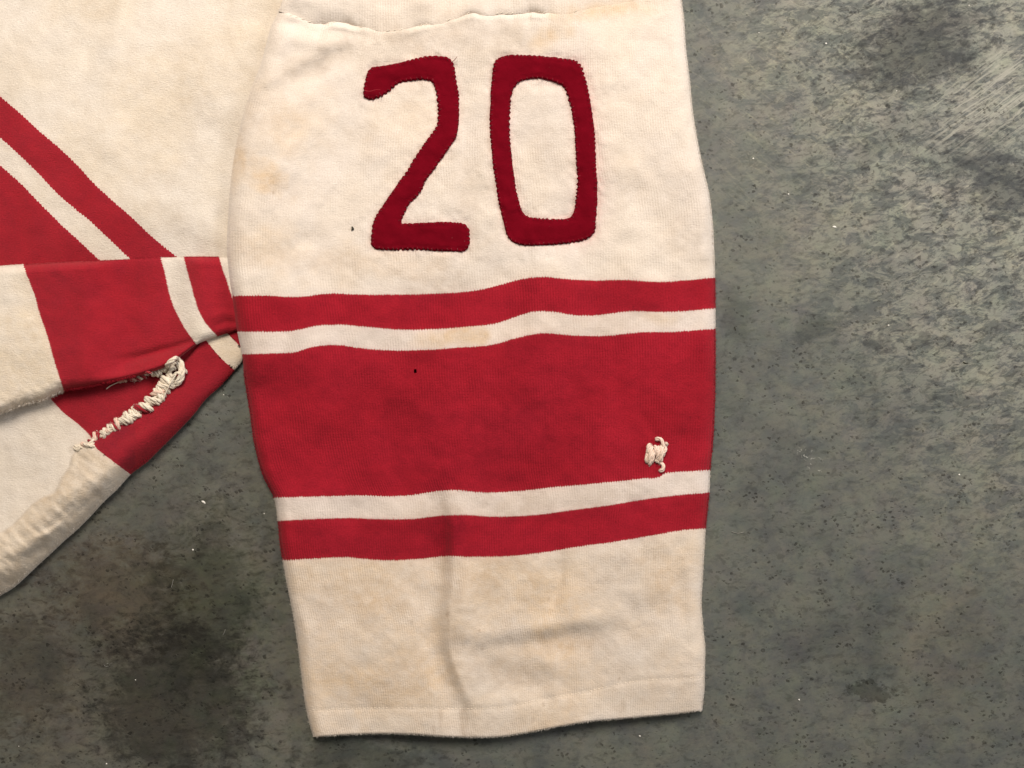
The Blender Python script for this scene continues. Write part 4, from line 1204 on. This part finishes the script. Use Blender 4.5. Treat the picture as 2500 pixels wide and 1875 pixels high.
dstrand([(890, 640), (925, 660), (925, 780), (925, 865)], [2, 8, 8, 2], 4.3, DM, 6)
dstrand([(1000, 630), (990, 740), (990, 840), (950, 960)], [4, 9, 9, 3], 4.8, DM, 7)
dstrand([(1060, 610), (1070, 760), (1050, 880), (1030, 1000)], [5, 10, 9, 2], 5.2, DM, 8)
dstrand([(1150, 640), (1150, 710), (1110, 800), (1080, 880)], [3, 8, 7, 2], 4.2, DM, 9)
dstrand([(905, 935), (960, 975), (1020, 1000)], [2, 5, 3], 3.6, DM, 10)
dstrand([(1015, 1020), (1080, 1045), (1105, 1110), (1075, 1175), (1000, 1185)], [2, 6, 7, 6, 1], 4.2, DM, 11)
dstrand([(1130, 570), (1170, 575), (1188, 610)], [4, 5, 1], 3.0, DM, 12)
# burr caught in the cream knit
p = smooth_path([dz(859, 553, 0.5), dz(861, 558, 3), dz(858, 563, 1)], 6)
tubes_object('burr', [tube(p, [1, 2.4, 2.8, 2.6, 2, 0.8], 6, 0.2, 3)], DARK_FLECK, sleeve)

# ================================================================== wool fuzz standing off the edges
def fuzz(name, pts, nrm, mat, parent, length, rad, seed, n_per=1):
    r = np.random.default_rng(seed)
    V, F = [], []
    for (x, y, z), n in zip(pts, nrm):
        for _ in range(n_per):
            L = length * r.uniform(0.3, 1.2)
            d = np.array([n[0], n[1], n[2]]) + r.normal(0, 0.55, 3); d /= np.linalg.norm(d)
            b = np.cross(d, [0.3, 0.5, 0.8]); b /= np.linalg.norm(b) + 1e-9
            cv = r.normal(0, 0.35, 3)
            p0 = np.array([x, y, z]) - d * 1.0; p1 = p0 + d * L * 0.55; p2 = p0 + d * L + cv * L * 0.5
            w = rad * r.uniform(0.7, 1.2)
            q = np.array([p0 - b*w, p0 + b*w, p1 - b*w*0.8, p1 + b*w*0.8, p2])
            o = len(V); V += list(P(q[:, 0], q[:, 1], np.maximum(q[:, 2], 0.6)))
            F += [(o, o+1, o+3), (o, o+3, o+2), (o+2, o+3, o+4)]
    ob = link(name, mesh_poly(name, V, F), mat, parent); ob['kind'] = 'stuff'
    return ob
def plain_fibre(name, c):
    m, nt = newmat(name); nb = NB(nt)
    b = nb.n('ShaderNodeBsdfPrincipled'); b.inputs['Base Color'].default_value = c + (1,)
    b.inputs['Roughness'].default_value = 0.9; b.inputs['Specular IOR Level'].default_value = 0.1
    out = nb.n('ShaderNodeOutputMaterial'); nt.links.new(b.outputs[0], out.inputs[0])
    return m
FC = plain_fibre('cream_fibre', (0.70, 0.64, 0.56)); FR = plain_fibre('red_fibre', (0.30, 0.013, 0.024)); FD = plain_fibre('crimson_fibre', (0.26, 0.02, 0.035))
def edge_fuzz(xs, ys, zs, ns, length, rad, seed, isred, parents, n_per=1):
    for red, mat in ((False, FC), (True, FR)):
        k = isred == red
        if k.any():
            fuzz('wool_fuzz', np.stack([xs, ys, zs], -1)[k], ns[k], mat, parents, length, rad, seed + int(red), n_per)
def sleeve_red(x, y):
    b = [f(x) for f in (B1, B2, B3, B4, B5, B6)]
    return ((y > b[0]) & (y < b[1])) | ((y > b[2]) & (y < b[3])) | ((y > b[4]) & (y < b[5]))
for fn, sg in ((XL, -1), (XR, 1)):
    ys = rng.uniform(900 if sg < 0 else 0, 1790 if sg < 0 else 1728, 2000 if sg < 0 else 3800); xs = fn(ys) - sg * rng.uniform(0, 5, ys.size)
    zs = sleeve_z(xs, ys); ns = np.stack([np.full(ys.size, sg*1.0), 0*ys, np.full(ys.size, 0.3)], -1)
    edge_fuzz(xs, ys, zs, ns, 6.5, 0.32, 900 + sg, sleeve_red(xs, ys), sleeve)
xs = rng.uniform(768, 1712, 2200); ys = BOT(xs) + 3
edge_fuzz(xs, ys, sleeve_z(xs, ys - 3) - rng.uniform(1, 8, xs.size), np.stack([0*xs, 0*xs + 1, 0*xs], -1), 5.5, 0.32, 920, xs < 0, cuff)
xs = rng.uniform(-5, 590, 2200); dd_ = rng.uniform(2, 14, xs.size); ys = OUT(xs) - dd_
edge_fuzz(xs, ys, back_z(xs, ys), np.stack([0*xs + 0.7, 0*xs + 0.7, 0*xs + 0.6], -1), 5, 0.25, 930, (xs > K1(ys)) & ((xs < K2(ys)) | (xs > K3(ys))), back)
xs = rng.uniform(-5, 560, 2600); ys = FT(xs) + rng.uniform(0, 4, xs.size)
fr = ((xs > L1(ys)) & (xs < L2(ys))) | ((xs > L3(ys)) & (xs < L4(ys)))
edge_fuzz(xs, ys, flap_z(xs, ys), np.stack([0*xs, 0*xs - 0.8, 0*xs + 0.5], -1), 4.0, 0.22, 940, fr, flap)
xs = rng.uniform(-5, 330, 2400); ys = FB(xs) - rng.uniform(0, 6, xs.size)
edge_fuzz(xs, ys, flap_z(xs, ys), np.stack([0*xs + 0.2, 0*xs + 0.8, 0*xs + 0.3], -1), 7.5, 0.36, 950, xs > L1(ys), flap)
for i, par in enumerate({id(h[2]): h[2] for h in HAIRS}.values()):
    pts = np.concatenate([h[0] for h in HAIRS if h[2] is par]); dn = np.concatenate([h[1] for h in HAIRS if h[2] is par])
    fuzz('yarn_fuzz', pts, dn, FC, par, 3.8, 0.24, 990 + i)
# felt edges
for ob, loops in ((num2, [TWO]), (num0, [ZERO_O, ZERO_I])):
    pts, nn = [], []
    for k, lp in enumerate(loops):
        q, nr, t = resample(lp, 1.6, 1.5, 10.5, seed=len('numeral') + k)
        if k > 0: nr = -nr
        z = sleeve_z(q[:, 0], q[:, 1]) + rng.uniform(1, 6, len(q))
        pts.append(np.c_[q, z]); nn.append(np.c_[nr, 0.15 + 0*z])
    fuzz('felt_fuzz', np.concatenate(pts), np.concatenate(nn), FD, ob, 3.4, 0.14, 970)

# ================================================================== crumbs and fibres lying on the floor
def fleck(x, y, r, seed, mat=WHITE_FLECK, elong=1.0, rot=0.0):
    rr = np.random.default_rng(seed)
    V, F = [], []
    n = 7
    for ring, (s_, h) in enumerate(((1.0, 0.2), (0.8, 0.75), (0.35, 1.0))):
        for k in range(n):
            a = 2*math.pi*k/n + rr.uniform(-0.2, 0.2)
            q = r * s_ * rr.uniform(0.75, 1.2)
            dx, dy = q * math.cos(a) * elong, q * math.sin(a)
            V.append(P(x + dx*math.cos(rot) - dy*math.sin(rot), y + dx*math.sin(rot) + dy*math.cos(rot), h * r * 0.7))
    for ring in range(2):
        for k in range(n):
            k2 = (k + 1) % n
            F.append((ring*n+k, ring*n+k2, ring*n+n+k2, ring*n+n+k))
    F.append(tuple(range(2*n, 3*n)))
    link('paint_fleck', mesh_poly('paint_fleck', V, F), mat, floor)
for i, (x, y, r, el, ro) in enumerate(((471, 1342, 3.0, 1, 0), (497, 1226, 3.4, 2.2, 0.6), (645, 1254, 1.6, 1, 0), (1839, 387, 2.6, 1, 0), (1925, 474, 2.4, 1, 0),
        (2017, 106, 2.4, 1.2, 0), (2189, 222, 1.8, 1, 0), (2037, 554, 3.2, 2.0, 0.3), (2169, 794, 2.2, 1.3, 0), (2342, 1159, 2.8, 1.1, 0), (1951, 1708, 2.4, 1.2, 0.5),
        (260, 1865, 2.6, 1, 0), (46, 1822, 1.6, 1, 0), (1562, 1797, 2.4, 1.3, 0.3), (1853, 80, 1.6, 1, 0), (2366, 13, 1.8, 1, 0), (331, 1660, 1.6, 1.6, 0.5), (546, 964, 1.8, 1, 0))):
    fleck(x, y, r * 0.8, 40 + i, elong=el, rot=ro)
def floor_fibre(pts, rad, mat):
    p = smooth_path([(x, y, 1.2) for x, y in pts], 10)
    tubes_object('fibre', [tube(p, rad, 5)], mat, floor)
PALE_FIBRE = yarn_material('pale_fibre', (0.34, 0.33, 0.30), (0.28, 0.27, 0.25))
floor_fibre([(1786, 1298), (1802, 1302), (1816, 1299)], 0.6, PALE_FIBRE)
floor_fibre([(544, 1551), (548, 1543), (550, 1537)], 0.45, PALE_FIBRE)
floor_fibre([(418, 1435), (421, 1425), (423, 1415)], 0.45, PALE_FIBRE)
floor_fibre([(2352, 884), (2358, 887), (2364, 886)], 1.2, DARK_FLECK)
floor_fibre([(1794, 798), (1795, 802), (1796, 806)], 1.2, DARK_FLECK)
